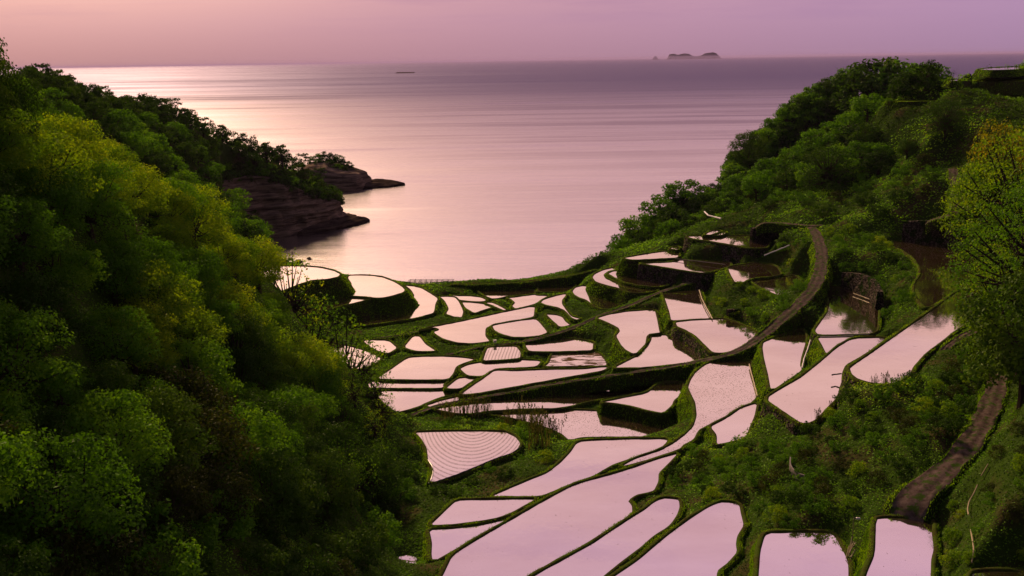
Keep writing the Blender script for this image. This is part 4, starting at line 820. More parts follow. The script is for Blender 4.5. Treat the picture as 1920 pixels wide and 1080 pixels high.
# foreground trees on the rising bank to the right
tree_to('bigg', 1872, 222, 285, 'golden-topped tree catching the light beside the lane', ws=.62)
tree_to('light0', 1862, 300, 280, 'smaller yellow-green tree under the golden-topped one', ws=.9)
tree_to('bigl', 1932, 232, 200, 'tall yellow-green tree behind the golden-topped one')
tree_to('bigm', 1936, 345, 170, 'mid-green tree hanging over the deep-brown paddy')
tree_to('bigl', 1950, 430, 155, 'yellow-green tree whose branches reach over the bright water')
tree_to('bigm', 1990, 300, 150, 'dense green tree on the bank above the track')
tree_to('dark2', 1958, 510, 140, 'dark tree shading the track bend', ws=.9)
tree_to('airy1', 1905, 500, 172, 'open-leaved tree at the end of the long dike', ws=.8)
# shrubs
SHR = []
def ch_shr(group, where, s0, s1, opts):
    def f(x, y, z, a, b, rng):
        k = opts[rng.integers(len(opts))]; nm = {'0': 'green leafy shrub', '1': 'bright yellow-green shrub', '2': 'dark shrub', 'n': 'brownish shrub'}[k[-1]]
        band = 'higher' if (int(b) // 40) % 2 else 'lower'
        plant(k, (x, y, z - .15), rng.uniform(s0, s1), rng.random() * 6.28, f'{nm} {where}', 'shrub', group)
    return f
scatter([(1250,850),(1300,835),(1500,815),(1530,770),(1590,735),(1620,735),(1720,700),(1760,690),(1840,640),(1830,700),(1810,780),(1760,850),(1640,900),(1590,985),(1440,990),(1400,940),(1260,905)], (10, 90), (95, 200), 2.6, ch_shr('shrubs on the foreground slope', 'on the slope between the lilac paddy and the foreground paddies', .6, 1.15, ['shrub0', 'shrub0', 'shrub1', 'shrub2', 'shrubbrown']), 1, seed=11, maxn=95)
scatter([(1780,920),(1850,860),(1920,780),(1930,1090),(1760,1090)], (25, 90), (70, 140), 3, ch_shr('shrubs beside the bamboo poles', 'on the bank beside the bamboo poles', .5, .95, ['shrub0', 'shrub1', 'shrubbrown']), 1, seed=12, maxn=25)
scatter([(-60,820),(300,850),(560,850),(700,850),(780,900),(720,1000),(700,1090),(-60,1090)], (-75, -5), (55, 175), 4.2, ch_shr('shrubs at the foot of the near forest', 'in the dark hollow below the near forest', 1.0, 2.1, ['shrub0', 'shrub2', 'shrub2', 'shrubbrown']), 1, seed=13, maxn=60)
scatter([(1360,410),(1430,350),(1500,300),(1600,300),(1700,270),(1780,330),(1770,390),(1700,400),(1560,400),(1420,405)], (40, 150), (270, 390), 5.6, ch_shr('bushes on the slope above the junction', 'on the slope above the track junction', 1.4, 2.4, ['shrub0', 'shrub2', 'shrub2', 'shrub0', 'shrubbrown']), 1, seed=14, maxn=45)
scatter([(1340,560),(1400,520),(1480,450),(1530,440),(1530,500),(1500,550),(1440,600),(1400,625),(1350,590)], (30, 90), (220, 330), 4, ch_shr('bushes on the grassy hillock', 'on the grassy hillock inside the bend of the winding track', .8, 1.4, ['shrub0', 'shrub1', 'shrub0']), 1, seed=15, maxn=20)
scatter([(1550,430),(1620,430),(1700,470),(1720,520),(1700,600),(1640,620),(1640,540),(1560,520)], (60, 120), (220, 320), 4.2, ch_shr('bushes beside the deep-brown paddy', 'on the bank between the winding track and the deep-brown paddy', .8, 1.5, ['shrub0', 'shrub1', 'shrub0', 'shrub2']), 1, seed=16, maxn=24)
scatter([(760,780),(900,780),(1050,810),(1040,870),(900,930),(780,960),(760,900),(760,820)], (-30, 20), (130, 215), 3.6, ch_shr('shrubs round the combed paddy', 'in the weeds around the combed paddy', .6, 1.2, ['shrub0', 'shrub1', 'shrub2']), .6, seed=17, maxn=22)
# reeds
def reed_mesh(seed, n=56, H=2.6):
    rng = np.random.default_rng(seed); V = []; Fc = []
    for i in range(n):
        b = rng.normal(size=2) * .45; an = rng.random() * 6.28; ln = rng.random() * .5; h = H * (.55 + .5 * rng.random()); w = .028 + .022 * rng.random()
        o = len(V); d = np.array([math.cos(an), math.sin(an)]); sd = np.array([-d[1], d[0]]) * w
        for k in range(5):
            f = k / 4; p = b + d * ln * h * f ** 2; ww = sd * (1 - f * .85)
            V += [(p[0] - ww[0], p[1] - ww[1], h * f * (1 - .12 * ln * f)), (p[0] + ww[0], p[1] + ww[1], h * f * (1 - .12 * ln * f))]
        for k in range(4): Fc.append((o + 2 * k, o + 2 * k + 1, o + 2 * k + 3, o + 2 * k + 2))
        if i % 3 == 0:      # feathery head
            o = len(V); tip = np.array(V[-1])
            for k in range(6):
                a2 = rng.random() * 6.28; q = tip + np.array([math.cos(a2) * .12, math.sin(a2) * .12, -.1 * k])
                o2 = len(V); V += [tuple(tip + [0, 0, -.1 * k]), tuple(q + [0, 0, .16]), tuple(q + [.04, .04, -.06])]; Fc.append((o2, o2 + 1, o2 + 2))
    return V, Fc
RP = [mesh_np('reed_clump', *reed_mesh(90 + i), LM['reed'], link=False, attr=None) for i in range(3)]
for me in RP:
    a = me.data.attributes.new('tint', 'FLOAT', 'FACE'); a.data.foreach_set('value', np.random.default_rng(4).random(len(me.data.polygons)).astype(np.float32))
REEDS = [(842, 785, 6.2, 1.1, 'behind the spindle paddy, westernmost stalks'), (870, 782, 6.2, 1.25, 'tall dark stalks in front of the spindle paddy'), (893, 780, 6.2, 1.0, 'shorter stalks in front of the spindle paddy'), (912, 776, 6.2, .9, 'thin stalks at the spindle paddy bund'),
  (950, 800, 6.3, .8, 'low stalks by the corner of the speckled paddy'), (978, 806, 6.3, 1.35, 'tallest stalks before the speckled paddy'), (1000, 815, 6.5, 1.2, 'bushy stalks before the speckled paddy'), (1022, 825, 6.8, 1.3, 'dense stalks by the tip of the speckled paddy'), (1040, 828, 6.8, 1.0, 'arching stalks by the tip of the speckled paddy'), (1010, 850, 7.5, 1.5, 'big round clump below the speckled paddy')]
for i, (a, b, z, s, l) in enumerate(REEDS):
    v = P(a, b, z); o = RP[i % 3].copy(); COL.objects.link(o); o.location = (v[0], v[1], float(gh(v[0], v[1])) - .1); o.scale = (s * 1.5, s * 1.5, s * 1.6); o.rotation_euler = (0, 0, i * 1.3)
    tag(o, 'reeds: ' + l, 'reeds', 'reed clumps by the speckled paddy')
for i, (a, b, z, s, l) in enumerate([(1640, 722, 26, .7, 'sparse stems'), (1662, 722, 26, .85, 'taller stems'), (1690, 720, 26, .7, 'leafy stems'), (1705, 712, 26, .6, 'short stems'), (1535, 785, 20.6, .7, 'wispy stems'), (1560, 765, 20.6, .55, 'thin single stems')]):
    v = P(a, b, z); o = RP[i % 3].copy(); COL.objects.link(o); o.location = (v[0], v[1], max(float(gh(v[0], v[1])), z - .2)); o.scale = (s, s, s); o.rotation_euler = (0, 0, i * 2.1)
    tag(o, f"{l} standing against the {'lilac' if i < 4 else 'slanting'} paddy water", 'weeds', 'weeds along the lilac paddy rim')
# ------------------------------------------------------------ bund grass
GV = []; 
def area_sample(V, Fq, dens, rng, cap=200000):
    a, b, c, d = (V[Fq[:, k]] for k in range(4))
    N = np.cross(c - a, d - b); ar = np.linalg.norm(N, axis=1) * .5; N /= (np.linalg.norm(N, axis=1, keepdims=True) + 1e-9)
    cnt = rng.poisson(np.minimum(ar * dens, 40)); ix = np.repeat(np.arange(len(Fq)), cnt)
    u = rng.random(len(ix))[:, None]; v = rng.random(len(ix))[:, None]
    return (a[ix] * (1 - u) + b[ix] * u) * (1 - v) + (d[ix] * (1 - u) + c[ix] * u) * v, N[ix]
pc, ph, pw, pt = [], [], [], []
def rim(k, n, ff):
    q = PW[k]['q']; per = len(q) * .9; m = int(per * 26 / ff)
    i = RNG.integers(0, n, m); j = (i + 1) % n; u = RNG.random(m)[:, None]; o1 = offset(q, .1 + 0 * q[:, 0]); o2 = offset(q, .72)
    t2 = RNG.random(m)[:, None] ** .8
    A_ = q[i] * (1 - u) + q[j] * u; B_ = o2[i] * (1 - u) + o2[j] * u; A_ = o1[i] * (1 - u) + o1[j] * u
    xy = A_ * (1 - t2) + B_ * t2
    patch = fbm(xy[:, 0] / 2.2, xy[:, 1] / 2.2, 41, 3); keep = patch > .45; xy = xy[keep]; patch = patch[keep]
    pc.append(np.c_[xy, np.full(len(xy), PW[k]['z'] + .12)]); ph.append((.06 + .2 * (patch - .4) * 2.2 + .09 * RNG.random(len(xy))) * (1 if ff < 1.4 else .85)); pw.append(np.full(len(xy), .07 * ff)); pt.append(np.clip(.25 + .5 * patch + .35 * (RNG.random(len(xy)) - .5), 0, 1))
for k, (V, Fq, kind, n) in enumerate(SKIRTS):
    Y = V[:, 1].mean(); ff = float(np.clip(Y / 140, .75, 2.4))
    if n: rim(k, n, ff)
    pts, N = area_sample(V, Fq, (21 if kind == 'bank' else 4.5) / ff ** 1.5, RNG)
    # only slopes that can be seen from the valley side and stand above the ground
    vis = (pts[:, 2] > gh(pts[:, 0], pts[:, 1]) - .2)
    inw = np.zeros(len(pts), bool)
    pts = pts[vis]; N = N[vis]
    pn = fbm(pts[:, 0] / 2.5, pts[:, 1] / 2.5 + pts[:, 2], 43, 3)
    pc.append(pts); ph.append((.18 + .28 * pn) * (1 if ff < 1.4 else .9)); pw.append(np.full(len(pts), .11 * ff)); pt.append(np.clip(.05 + .75 * pn + .3 * (RNG.random(len(pts)) - .5), 0, 1))
C = np.concatenate(pc); V, Fq = blades_at(C, np.concatenate(ph), np.concatenate(pw), .7)
o = mesh_np('bank_grass', V, Fq, LM['grass'], attr={'tint': np.concatenate(pt)}); tag(o, 'green grass tufts growing on the paddy bunds and banks', 'grass', kind='stuff')
NG = len(C)
# ------------------------------------------------------------ ground cover on the open slopes
rng = np.random.default_rng(99)
def cover(xr, yr, dens, leafk, n_layers, hmax, seed, zmin=1.0):
    m = int((xr[1] - xr[0]) * (yr[1] - yr[0]) * dens)
    x = rng.uniform(*xr, m); y = rng.uniform(*yr, m); z = gh(x, y)
    a, b = proj(np.stack([x, y, z + 1], -1)); pdz = gh(x, y, PADD); rdz = gh(x, y, ROADD)
    ok = (a > -60) & (a < 1980) & (b > 80) & (b < 1130) & (z > zmin) & (pdz > .75) & (rdz > .35)
    x, y, z, pdz = x[ok], y[ok], z[ok], np.minimum(pdz[ok], rdz[ok] + .4)
    n1 = fbm(x / 3.2, y / 3.2, seed, 3); n2 = fbm(x / 14, y / 14, seed + 7, 3)
    h = hmax * np.clip((n1 - .38) * 3, .06, 1.3) * np.clip((pdz - .6) / 2.5, .12, 1)
    vv = inpoly(a[ok], b[ok], [(500,500),(1120,500),(1330,505),(1420,640),(1290,790),(1250,860),(1050,880),(1040,770),(790,770),(700,740),(560,600)])
    h = np.where(vv, np.minimum(h * .3, .45), h)
    zz = z + h * rng.random(len(x)) ** .6
    N = np.stack([rng.normal(size=len(x)) * .7, rng.normal(size=len(x)) * .7, .6 + rng.random(len(x))], -1)
    s = leafk * (.6 + .8 * rng.random(len(x)))
    tint = np.clip(.12 + 1.25 * (n2 - .33) + .5 * (n1 - .5) + .35 * (rng.random(len(x)) - .5), 0, 1)
    return np.stack([x, y, zz], -1), N, s, tint
bits = [cover((-75, 95), (60, 140), 17, .26, 1, 1.1, 50), cover((-115, 110), (140, 215), 9, .36, 1, 1.2, 50),
        cover((-110, 150), (215, 300), 5.5, .5, 1, 1.5, 50), cover((-60, 190), (300, 400), 3.2, .7, 1, 1.7, 50),
        cover((60, 250), (400, 530), 1.6, .9, 1, 2, 50), cover((-330, -60), (250, 540), .55, 1.3, 1, 2.2, 50, 3)]
C = np.concatenate([b[0] for b in bits]); V, Fq = quads_at(C, np.concatenate([b[1] for b in bits]), np.concatenate([b[2] for b in bits]), .55, rng)
o = mesh_np('undergrowth', V, Fq, LM['under'], attr={'tint': np.concatenate([b[3] for b in bits])}); tag(o, 'low leafy undergrowth covering the slopes between paddies and trees', 'undergrowth', kind='stuff')
print('GRASS', NG, 'COVER', len(C))
# ------------------------------------------------------------ rock
def rock_mat(name='layered_rock', k=1.0):
    m, nt = newmat(name); t = NT(nt); p = pos(t)
    n = t.noise(t.mapping(p, (.06, .06, .9)), 1.3, 6, .65); n2 = t.noise(p, .5, 6, .7)
    c = t.ramp(n, [(.3, (.03 * k, .022 * k, .018 * k)), (.45, (.12 * k, .09 * k, .068 * k)), (.55, (.24 * k, .18 * k, .13 * k)), (.7, (.10 * k, .07 * k, .05 * k))])
    c = t.mixc(t.maprange(n2, .55, .7), c, (.05 * k, .04 * k, .03 * k))
    d = t.n('ShaderNodeBsdfDiffuse'); t.l(c, d.inputs[0])
    b = t.n('ShaderNodeBump'); b.inputs['Strength'].default_value = 1; b.inputs['Distance'].default_value = 1
    t.l(n, b.inputs['Height']); t.l(b.outputs[0], d.inputs['Normal']); t.out(d.outputs[0]); return m
ROCK = rock_mat(k=.95); WETROCK = rock_mat('wet_rock', .3)
def cliff(name, base, tops, back=14, label=None):
    b = resample(chaikin(np.array([[*P(x, y, 0)[:2], tp] for (x, y), tp in zip(base, tops)]), False, 2), 1.3, False)
    n = len(b); tan = np.gradient(b[:, :2], axis=0); tan /= np.linalg.norm(tan, axis=1, keepdims=True)
    nr = np.stack([-tan[:, 1], tan[:, 0]], 1); s = np.arange(n) * 1.3; V = []; R = 30
    for r in range(-3, R + 1):
        f = max(r, 0) / R; z = b[:, 2] * f if r >= 0 else np.full(n, r * 1.2)
        strata = (vnoise(z * .55 + s * .03, s * .02, 61) - .5) * 2.6 + (vnoise(z * 1.8, s * .05, 62) - .5) * 1.1
        crack = -3.0 * np.clip(.2 - np.abs(vnoise(s / 9, s * 0, 63) - .5), 0, 1) * 2
        V.append(np.c_[b[:, :2] + nr * (b[:, 2] * f * .35 - strata * (f > 0) + crack + (vnoise(s / 4, z / 3, 64) - .5) * 2)[:, None], z])
    top = V[-1].copy()
    for k in range(1, 5):
        V.append(np.c_[top[:, :2] + nr * (back * k / 4), top[:, 2] + k * .5 + (vnoise(s / 5, s * 0 + k, 65) - .5) * 1.5])
    m = len(V); V = np.concatenate(V); ii = np.arange(n - 1)
    Fq = np.concatenate([np.stack([r * n + ii, r * n + ii + 1, (r + 1) * n + ii + 1, (r + 1) * n + ii], 1) for r in range(m - 1)])
    o = mesh_np(name, V, Fq, ROCK); tag(o, kind='structure'); return o
cliff('sea_cliff', CLIFF_PX, [26, 27, 25, 20, 15, 13, 9, 9, 9])
for i in range(0, len(cb) - 4, 1):
    tp = float(np.interp(i, np.linspace(0, len(cb) - 1, 9), [26, 27, 25, 20, 15, 13, 9, 9, 9])); t_ = cb[min(i + 1, len(cb) - 1)] - cb[max(i - 1, 0)]; t_ /= np.linalg.norm(t_); nr_ = np.array([-t_[1], t_[0]])
    for k_ in range(2):
        q_ = cb[i] + nr_ * (tp * .35 + 2 + 5 * k_) + t_ * 2 * k_; s_ = random.uniform(.6, 1.05)
        plant(['fard0', 'farm1', 'fard2'][(i + k_) % 3], (q_[0], q_[1], tp - 2.2 + k_ * 1.5), s_, i * 1.3, ('dark bushy tree' if (i + k_) % 3 != 1 else 'green bushy tree') + ' overhanging the brow of the layered sea cliff', 'tree', 'trees on the brow of the sea cliff')
def slab_rock(name, pts, zt, label, seed, mat=None, zb=-2, step=1.5):
    q = resample(np.array([P(x, y, 0)[:2] for x, y in pts]), step, True); n = len(q); c = q.mean(0); V = []
    for k in range(7):
        f = k / 6; s = 1.06 - .06 * f if f < .5 else 1.03 - .9 * (f - .5) * 2 * .98
        z = zb + (zt - zb) * min(1, f * 1.5) + (.25 * zt * (f - .5) * 2 if f > .5 else 0)
        V.append(np.c_[c + (q - c) * s + (np.stack([vnoise(q[:, 0] / 3 + k, q[:, 1] / 3, seed), vnoise(q[:, 0] / 3, q[:, 1] / 3 + k, seed + 1)], 1) - .5) * 1.6, z + (vnoise(q[:, 0] / 4, q[:, 1] / 4 + k, seed + 2) - .5) * zt * .35])
    V = np.concatenate(V); ii = np.arange(n); jj = (ii + 1) % n
    F2 = [tuple(f) for f in np.concatenate([np.stack([r * n + ii, r * n + jj, (r + 1) * n + jj, (r + 1) * n + ii], 1) for r in range(6)]).tolist()]
    F2.append(tuple((6 * n + ii).tolist()))
    o = mesh_np(name, V, F2, mat or WETROCK); tag(o, label, 'rock', 'dark rock shelves at the waterline'); return o
slab_rock('rock_shelf', [(560, 441), (620, 434), (662, 424), (692, 416), (672, 411), (652, 406), (630, 408), (600, 425)], 2.6, 'dark rock shelf tapering out from the layered sea cliff', 70)
slab_rock('rock_shelf', [(660, 357), (690, 354), (725, 352), (758, 347), (735, 343), (700, 343), (670, 347)], 2.6, 'long low black rock spit off the outer headland', 74)
slab_rock('sea_rock', [(742, 137.5), (775, 137), (778, 135.8), (745, 135.8)], 3, 'tiny low reef alone out on the open sea', 78, step=8)
for a, b, r in ((560, 492, .8), (545, 487, .6), (580, 486, .5)):
    slab_rock('sea_rock', [(a - 6, b), (a, b + 2), (a + 7, b), (a + 2, b - 2)], r, {560: 'small rock in the surf of the cove', 545: 'smaller rock close to the cove trees', 580: 'outermost little rock in the cove surf'}[a], 80 + a, step=.5)
# outer headland: steep-sided mound with a wooded top
cx, cy, _ = P(622, 352, 0); n = 64; V = []; R = 26
an = np.arange(n) / n * 6.283
for r in range(R + 1):
    f = r / R; z = -2 + 19 * math.sin(f * math.pi / 2); prof = (1 - f ** 2.6 * .98)
    rx = 24 * prof * (1 + .12 * (vnoise(an * 2, an * 0 + 3, 5) - .5)); ry = 26 * prof
    wob = (vnoise(an * 4 + 7, an * 0 + z * .6, 88) - .5) * 2.4 * (1 if f < .7 else .5)
    zz = z * (.95 - .28 * np.cos(an) * 0 - .22 * np.clip(np.cos(an), 0, 1)) + (vnoise(an * 3, an * 0 + f * 4, 90) - .5) * 2
    V.append(np.c_[cx + np.cos(an) * (rx + wob), cy + np.sin(an) * (ry + wob), zz])
V = np.concatenate(V); ii = np.arange(n); jj = (ii + 1) % n
F2 = np.concatenate([np.stack([r * n + ii, r * n + jj, (r + 1) * n + jj, (r + 1) * n + ii], 1) for r in range(R)])
o = mesh_np('outer_headland', V, F2, ROCK); tag(o, kind='structure')
for i, (a, b, s) in enumerate([(583, 300, .8), (596, 292, 1), (610, 288, 1.0), (622, 290, .9), (634, 294, .75), (645, 300, .8), (655, 305, .6), (667, 318, .35), (600, 305, .9), (618, 303, .9), (632, 310, .8), (645, 315, .7), (590, 312, .7), (640, 328, .5)]):
    v = PD(a, b, cy + (0 if i < 8 else -9)); k = ['fard0', 'farm1', 'fard2'][i % 3]
    plant(k, (v[0], v[1], v[2] - 8 * s * .85), s, i * 1.7, 'dark tree ' + ('on the crown' if i < 8 else 'on the landward flank') + ' of the outer rocky headland', 'tree', 'trees of the outer rocky headland')
# ------------------------------------------------------------ islands on the horizon
def island(prof, Y, label, dep):
    pts = [PD(1180 + x / 8, 60 + y / 8, Y) for x, y in prof]; V = []; m = len(pts)
    pz = resample(np.array(pts), 90, False); m = len(pz)
    ztop = pz[:, 2] + (vnoise(pz[:, 0] / 120, pz[:, 0] * 0, 95) - .5) * 12
    for k, (dy, hf) in enumerate([(-1, -.02), (-.75, .45), (-.4, .85), (0, 1), (.4, .8), (1, -.02)]):
        V += [(pz[i, 0], Y + dy * dep * (.5 + .5 * vnoise(np.array([i / 3.]), np.array([k * 1.]), 97)[0]), max(-5, ztop[i] * hf)) for i in range(m)]
    F2 = [(r * m + i, r * m + i + 1, (r + 1) * m + i + 1, (r + 1) * m + i) for r in range(5) for i in range(m - 1)]
    mm, nt = newmat('island_rock'); t = NT(nt); d = t.n('ShaderNodeBsdfDiffuse'); d.inputs[0].default_value = (.055, .05, .05, 1); t.out(d.outputs[0])
    o = mesh_np('island', V, F2, mm); tag(o, label, 'island', 'islands on the horizon')
YI = 52000
island([(540, 436), (565, 405), (600, 335), (650, 325), (690, 330), (730, 345), (770, 330), (800, 325), (880, 322), (910, 335), (940, 358), (1000, 368), (1060, 355), (1090, 345), (1130, 320), (1200, 312), (1250, 305), (1300, 315), (1335, 350), (1365, 390), (1390, 432)], YI, 'long twin-humped island hazy on the horizon', 500)
island([(340, 440), (352, 410), (370, 370), (400, 362), (414, 380), (420, 398), (445, 402), (460, 440)], YI, 'tiny rock stack islet beside the long twin-humped island', 120)
# ------------------------------------------------------------ footbridge by the sea
v0 = P(768, 531, 5.2); v1 = P(850, 531, 5.6); root = empty('footbridge', tuple(v0)); tag(root, 'small dark railed footbridge over the stream mouth at the shore', 'bridge')
d = v1 - v0; L = np.linalg.norm(d[:2]); az_ = math.atan2(d[1], d[0]); c = (v0 + v1) / 2 - v0
mb = MB().add(boxv((c[0], c[1], c[2] - .35), L, 1.5, .3, az_)); mb.build('deck', MAT['concrete'], root)
for i in range(9):
    f = i / 8; q = d * f
    for sd in (-1, 1):
        ox = -math.sin(az_) * sd * .7; oy = math.cos(az_) * sd * .7
        MB().add(boxv((q[0] + ox, q[1] + oy, q[2] - .05), .14, .14, 1.25, az_)).build('post', MAT['darkmetal'], root)
for sd in (-1, 1):
    ox = -math.sin(az_) * sd * .7; oy = math.cos(az_) * sd * .7; m_ = MB()
    for h in (.55, 1.1): m_.add(tube([(ox, oy, h), (d[0] + ox, d[1] + oy, d[2] + h)], .06, 6))
    m_.build('handrail', MAT['darkmetal'], root)
for x_, l in ((764, 'concrete abutment'), (853, 'concrete abutment')):
    v = P(x_, 533, 4.6) - v0; MB().add(boxv((v[0], v[1], v[2] - 2.2), 2.2, 2.4, 2.8, az_)).build('abutment', MAT['stone'], root)
# ------------------------------------------------------------ pipes, poles, rails
def gz(x, y, z): return max(z, float(gh(x, y)) + .12)
def run(name, pts, r, mat, label, cat, group=None, joints=True):
    w = np.array([P(x, y, z) for x, y, z in pts]); o = MB()
    rr = np.random.default_rng(len(pts) + int(pts[0][0]))
    q = resample(w, .9, False); q[1:-1] += rr.normal(size=(len(q) - 2, 3)) * r * .12
    o.add(tube(q, [r * (1 if not joints else (1.0 + .18 * (i % 3 == 0))) for i in range(len(q))], 7))
    ob = o.build(name, MAT[mat]); tag(ob, label, cat, group); return ob
run('white_pipe', [(1433, 479, 22.2), (1450, 472, 23), (1480, 460, 24.2)], .16, 'white', 'straight white pipe lying on the bushy bank below the junction', 'pipe')
run('white_pipe', [(1321, 397, 27), (1328, 404, 27), (1340, 407, 27), (1352, 410, 27.2)], .22, 'white', 'white rail bending along the end of the lane beside the wooded knob', 'pipe')
run('water_pipe', [(1265, 485, 17.3), (1310, 490, 17.4), (1360, 496, 17.5)], .09, 'concrete', 'thin pale pipe along the foot of the ivy-hung wall', 'pipe')
run('water_pipe', [(1311, 544, 13.2), (1316, 560, 13.1), (1324, 576, 13.1), (1332, 590, 13.1), (1336, 598, 13.1)], .13, 'bamboo', 'pale pipe curving along the hillock foot paddy', 'pipe')
run('water_pipe', [(1520, 876, 0), (1520, 875, 0)] if 0 else [(1521, 634, 17.2), (1516, 650, 16.6), (1508, 672, 16.2), (1504, 690, 16)], .14, 'white', 'white pipe slanting down the weedy gap beside the mirror paddy', 'pipe')
run('water_pipe', [(1405, 683, 12.6), (1409, 700, 12.5), (1415, 722, 12.4), (1420, 743, 12.4)], .12, 'bamboo', 'split bamboo channel running down the grassy strip of the S-shaped paddy', 'pipe')
run('water_pipe', [(1560, 703, 21.6), (1568, 701.5, 21.6), (1578, 700.5, 21.8)], .12, 'darkmetal', 'short dark outlet pipe sticking out over the slanting paddy', 'pipe')
run('driftwood_pole', [(1600, 550, 19.2), (1620, 557, 19.2), (1635, 563, 19.2)], .1, 'bamboo', 'pale pole lying at the foot of the rough stone bank', 'pole')
run('driftwood_pole', [(1597, 533, 21.5), (1599, 542, 20), (1600, 550, 19)], .06, 'bamboo', 'thin stick propped upright at the rough stone bank', 'pole')
run('mooring_rail', [(1533, 629, 19.3), (1560, 628.5, 19.3), (1600, 628, 19.3), (1630, 627.5, 19.3)], .09, 'darkmetal', 'straight dark rail across the end of the dark mirror paddy', 'rail')
run('white_pipe', [(1532, 631.5, 19.2), (1570, 631, 19.2), (1600, 630, 19.2)], .06, 'white', 'thin white edge strip just below the straight dark rail', 'pipe')
for i, (pts, l) in enumerate([([(1853, 870, 29), (1846, 882, 28.6), (1840, 892, 28.4)], 'upper short bamboo pole lying on the leafy bank'), ([(1833, 909, 28), (1826, 925, 27.4), (1817, 940, 26.8), (1814, 955, 26.4), (1816, 965, 26.2)], 'bent middle bamboo pole lying on the leafy bank'), ([(1820, 993, 25.4), (1823, 1010, 25), (1826, 1030, 24.6), (1822, 1055, 24)], 'lowest kinked bamboo pole above the paddy corner')]):
    w = []
    for x, y, z in pts:
        # rest the pole on the bank below the sight line
        lo, hi = 60., 200.
        for _ in range(40):
            Y = (lo + hi) / 2; v = PD(x, y, Y)
            if v[2] > float(gh(v[0], v[1])) + .75: lo = Y
            else: hi = Y
        w.append(v)
    o = MB().add(tube(resample(np.array(w), .6, False), .075, 6)).build('bamboo_pole', MAT['bamboo']); tag(o, l, 'pole', 'bamboo poles on the leafy bank')
# lamp pole by the mauve paddy
v = P(1598, 1018, 17.4); root = empty('lamp_pole', (v[0], v[1], 16.9)); tag(root, 'slim pale pole with a small hooded lamp above the bundled bamboo', 'lamp')
hh_ = PD(1599, 973, v[1])[2] - 16.9
MB().add(tube([(0, 0, 0), (.02, 0, hh_ * .6), (0, 0, hh_)], [.06, .05, .045], 8)).build('pole', MAT['bamboo'], root)
MB().add(tube([(0, 0, hh_), (.12, 0, hh_ + .1), (.5, .05, hh_ + .08)], [.05, .05, .04], 8)).build('bracket', MAT['darkmetal'], root)
MB().add(tube([(.3, .03, hh_ + .12), (.36, .04, hh_ + .02), (.8, .06, hh_ - .02), (.86, .06, hh_ + .04)], [.04, .17, .16, .03], 10)).build('lamp_shade', MAT['white'], root)
rr = np.random.default_rng(5); bb = MB()
for i in range(16):
    a = P(1585 + rr.random() * 9, 1032 + rr.random() * 18, 17.1); b = a + np.array([.5 + .5 * rr.random(), 1.2 * rr.random(), .7 + .9 * rr.random()]); bb.add(tube([a, b], .045, 5))
o = bb.build('bamboo_bundle', MAT['bamboo']); tag(o, 'loose bundle of cut bamboo canes at the corner of the mauve paddy', 'bamboo canes')
# curved concrete ring on the grass slope, basin beside the track
def curve_wall(name, pts, h, th, mat, label, cat, drop=.6):
    w = resample(chaikin(np.array(pts), False, 2), .4, False); n = len(w); tan = np.gradient(w[:, :2], axis=0); tan /= np.linalg.norm(tan, axis=1, keepdims=True)
    nr = np.stack([-tan[:, 1], tan[:, 0]], 1); V = []
    for a, dz in ((-.5, -drop), (-.5, h - .05), (-.4, h), (.4, h), (.5, h - .05), (.5, -drop)): V.append(np.c_[w[:, :2] + nr * a * th, w[:, 2] + dz + (0 if dz < 0 else (vnoise(w[:, 0] * 2, w[:, 1] * 2, 8) - .5) * .04)])
    V = np.concatenate(V); ii = np.arange(n - 1); F2 = [tuple(f) for f in np.concatenate([np.stack([r * n + ii, r * n + ii + 1, (r + 1) * n + ii + 1, (r + 1) * n + ii], 1) for r in range(5)]).tolist()]
    F2 += [tuple(r * n for r in range(6)), tuple(r * n + n - 1 for r in range(6))[::-1]]
    o = mesh_np(name, V, F2, MAT[mat]); tag(o, label, cat); return o
def seen(px, py, dz=.3):
    lo, hi = 60., 420.
    for _ in range(50):
        Y = (lo + hi) / 2; v = PD(px, py, Y)
        if v[2] > float(gh(v[0], v[1])) + dz: lo = Y
        else: hi = Y
    return v
curve_wall('concrete_kerb', [tuple(seen(*q, .9) - [0, 0, .2]) for q in ((1482, 860), (1481, 872), (1487, 883), (1498, 891), (1509, 894))], .45, .18, 'concrete', 'curved grey concrete kerb half sunk in the grass slope', 'kerb')
curve_wall('concrete_basin', [tuple(P(x, y, 29.3)) for x, y in ((1885, 662), (1876, 668), (1878, 682), (1886, 690), (1896, 688))], .5, .2, 'concrete', 'small round concrete basin beside the near dirt track', 'basin')
bx, by, bz = P(1888, 676, 29.35)
tag(mesh_np('stone_steps', *boxv((P(1375, 590, 13.6)[0], P(1375, 590, 13.6)[1], 13.4), 3.2, 1.2, 1.6, .3), MAT['stone']), 'square stone block at the foot of the grassy hillock', 'stone block')
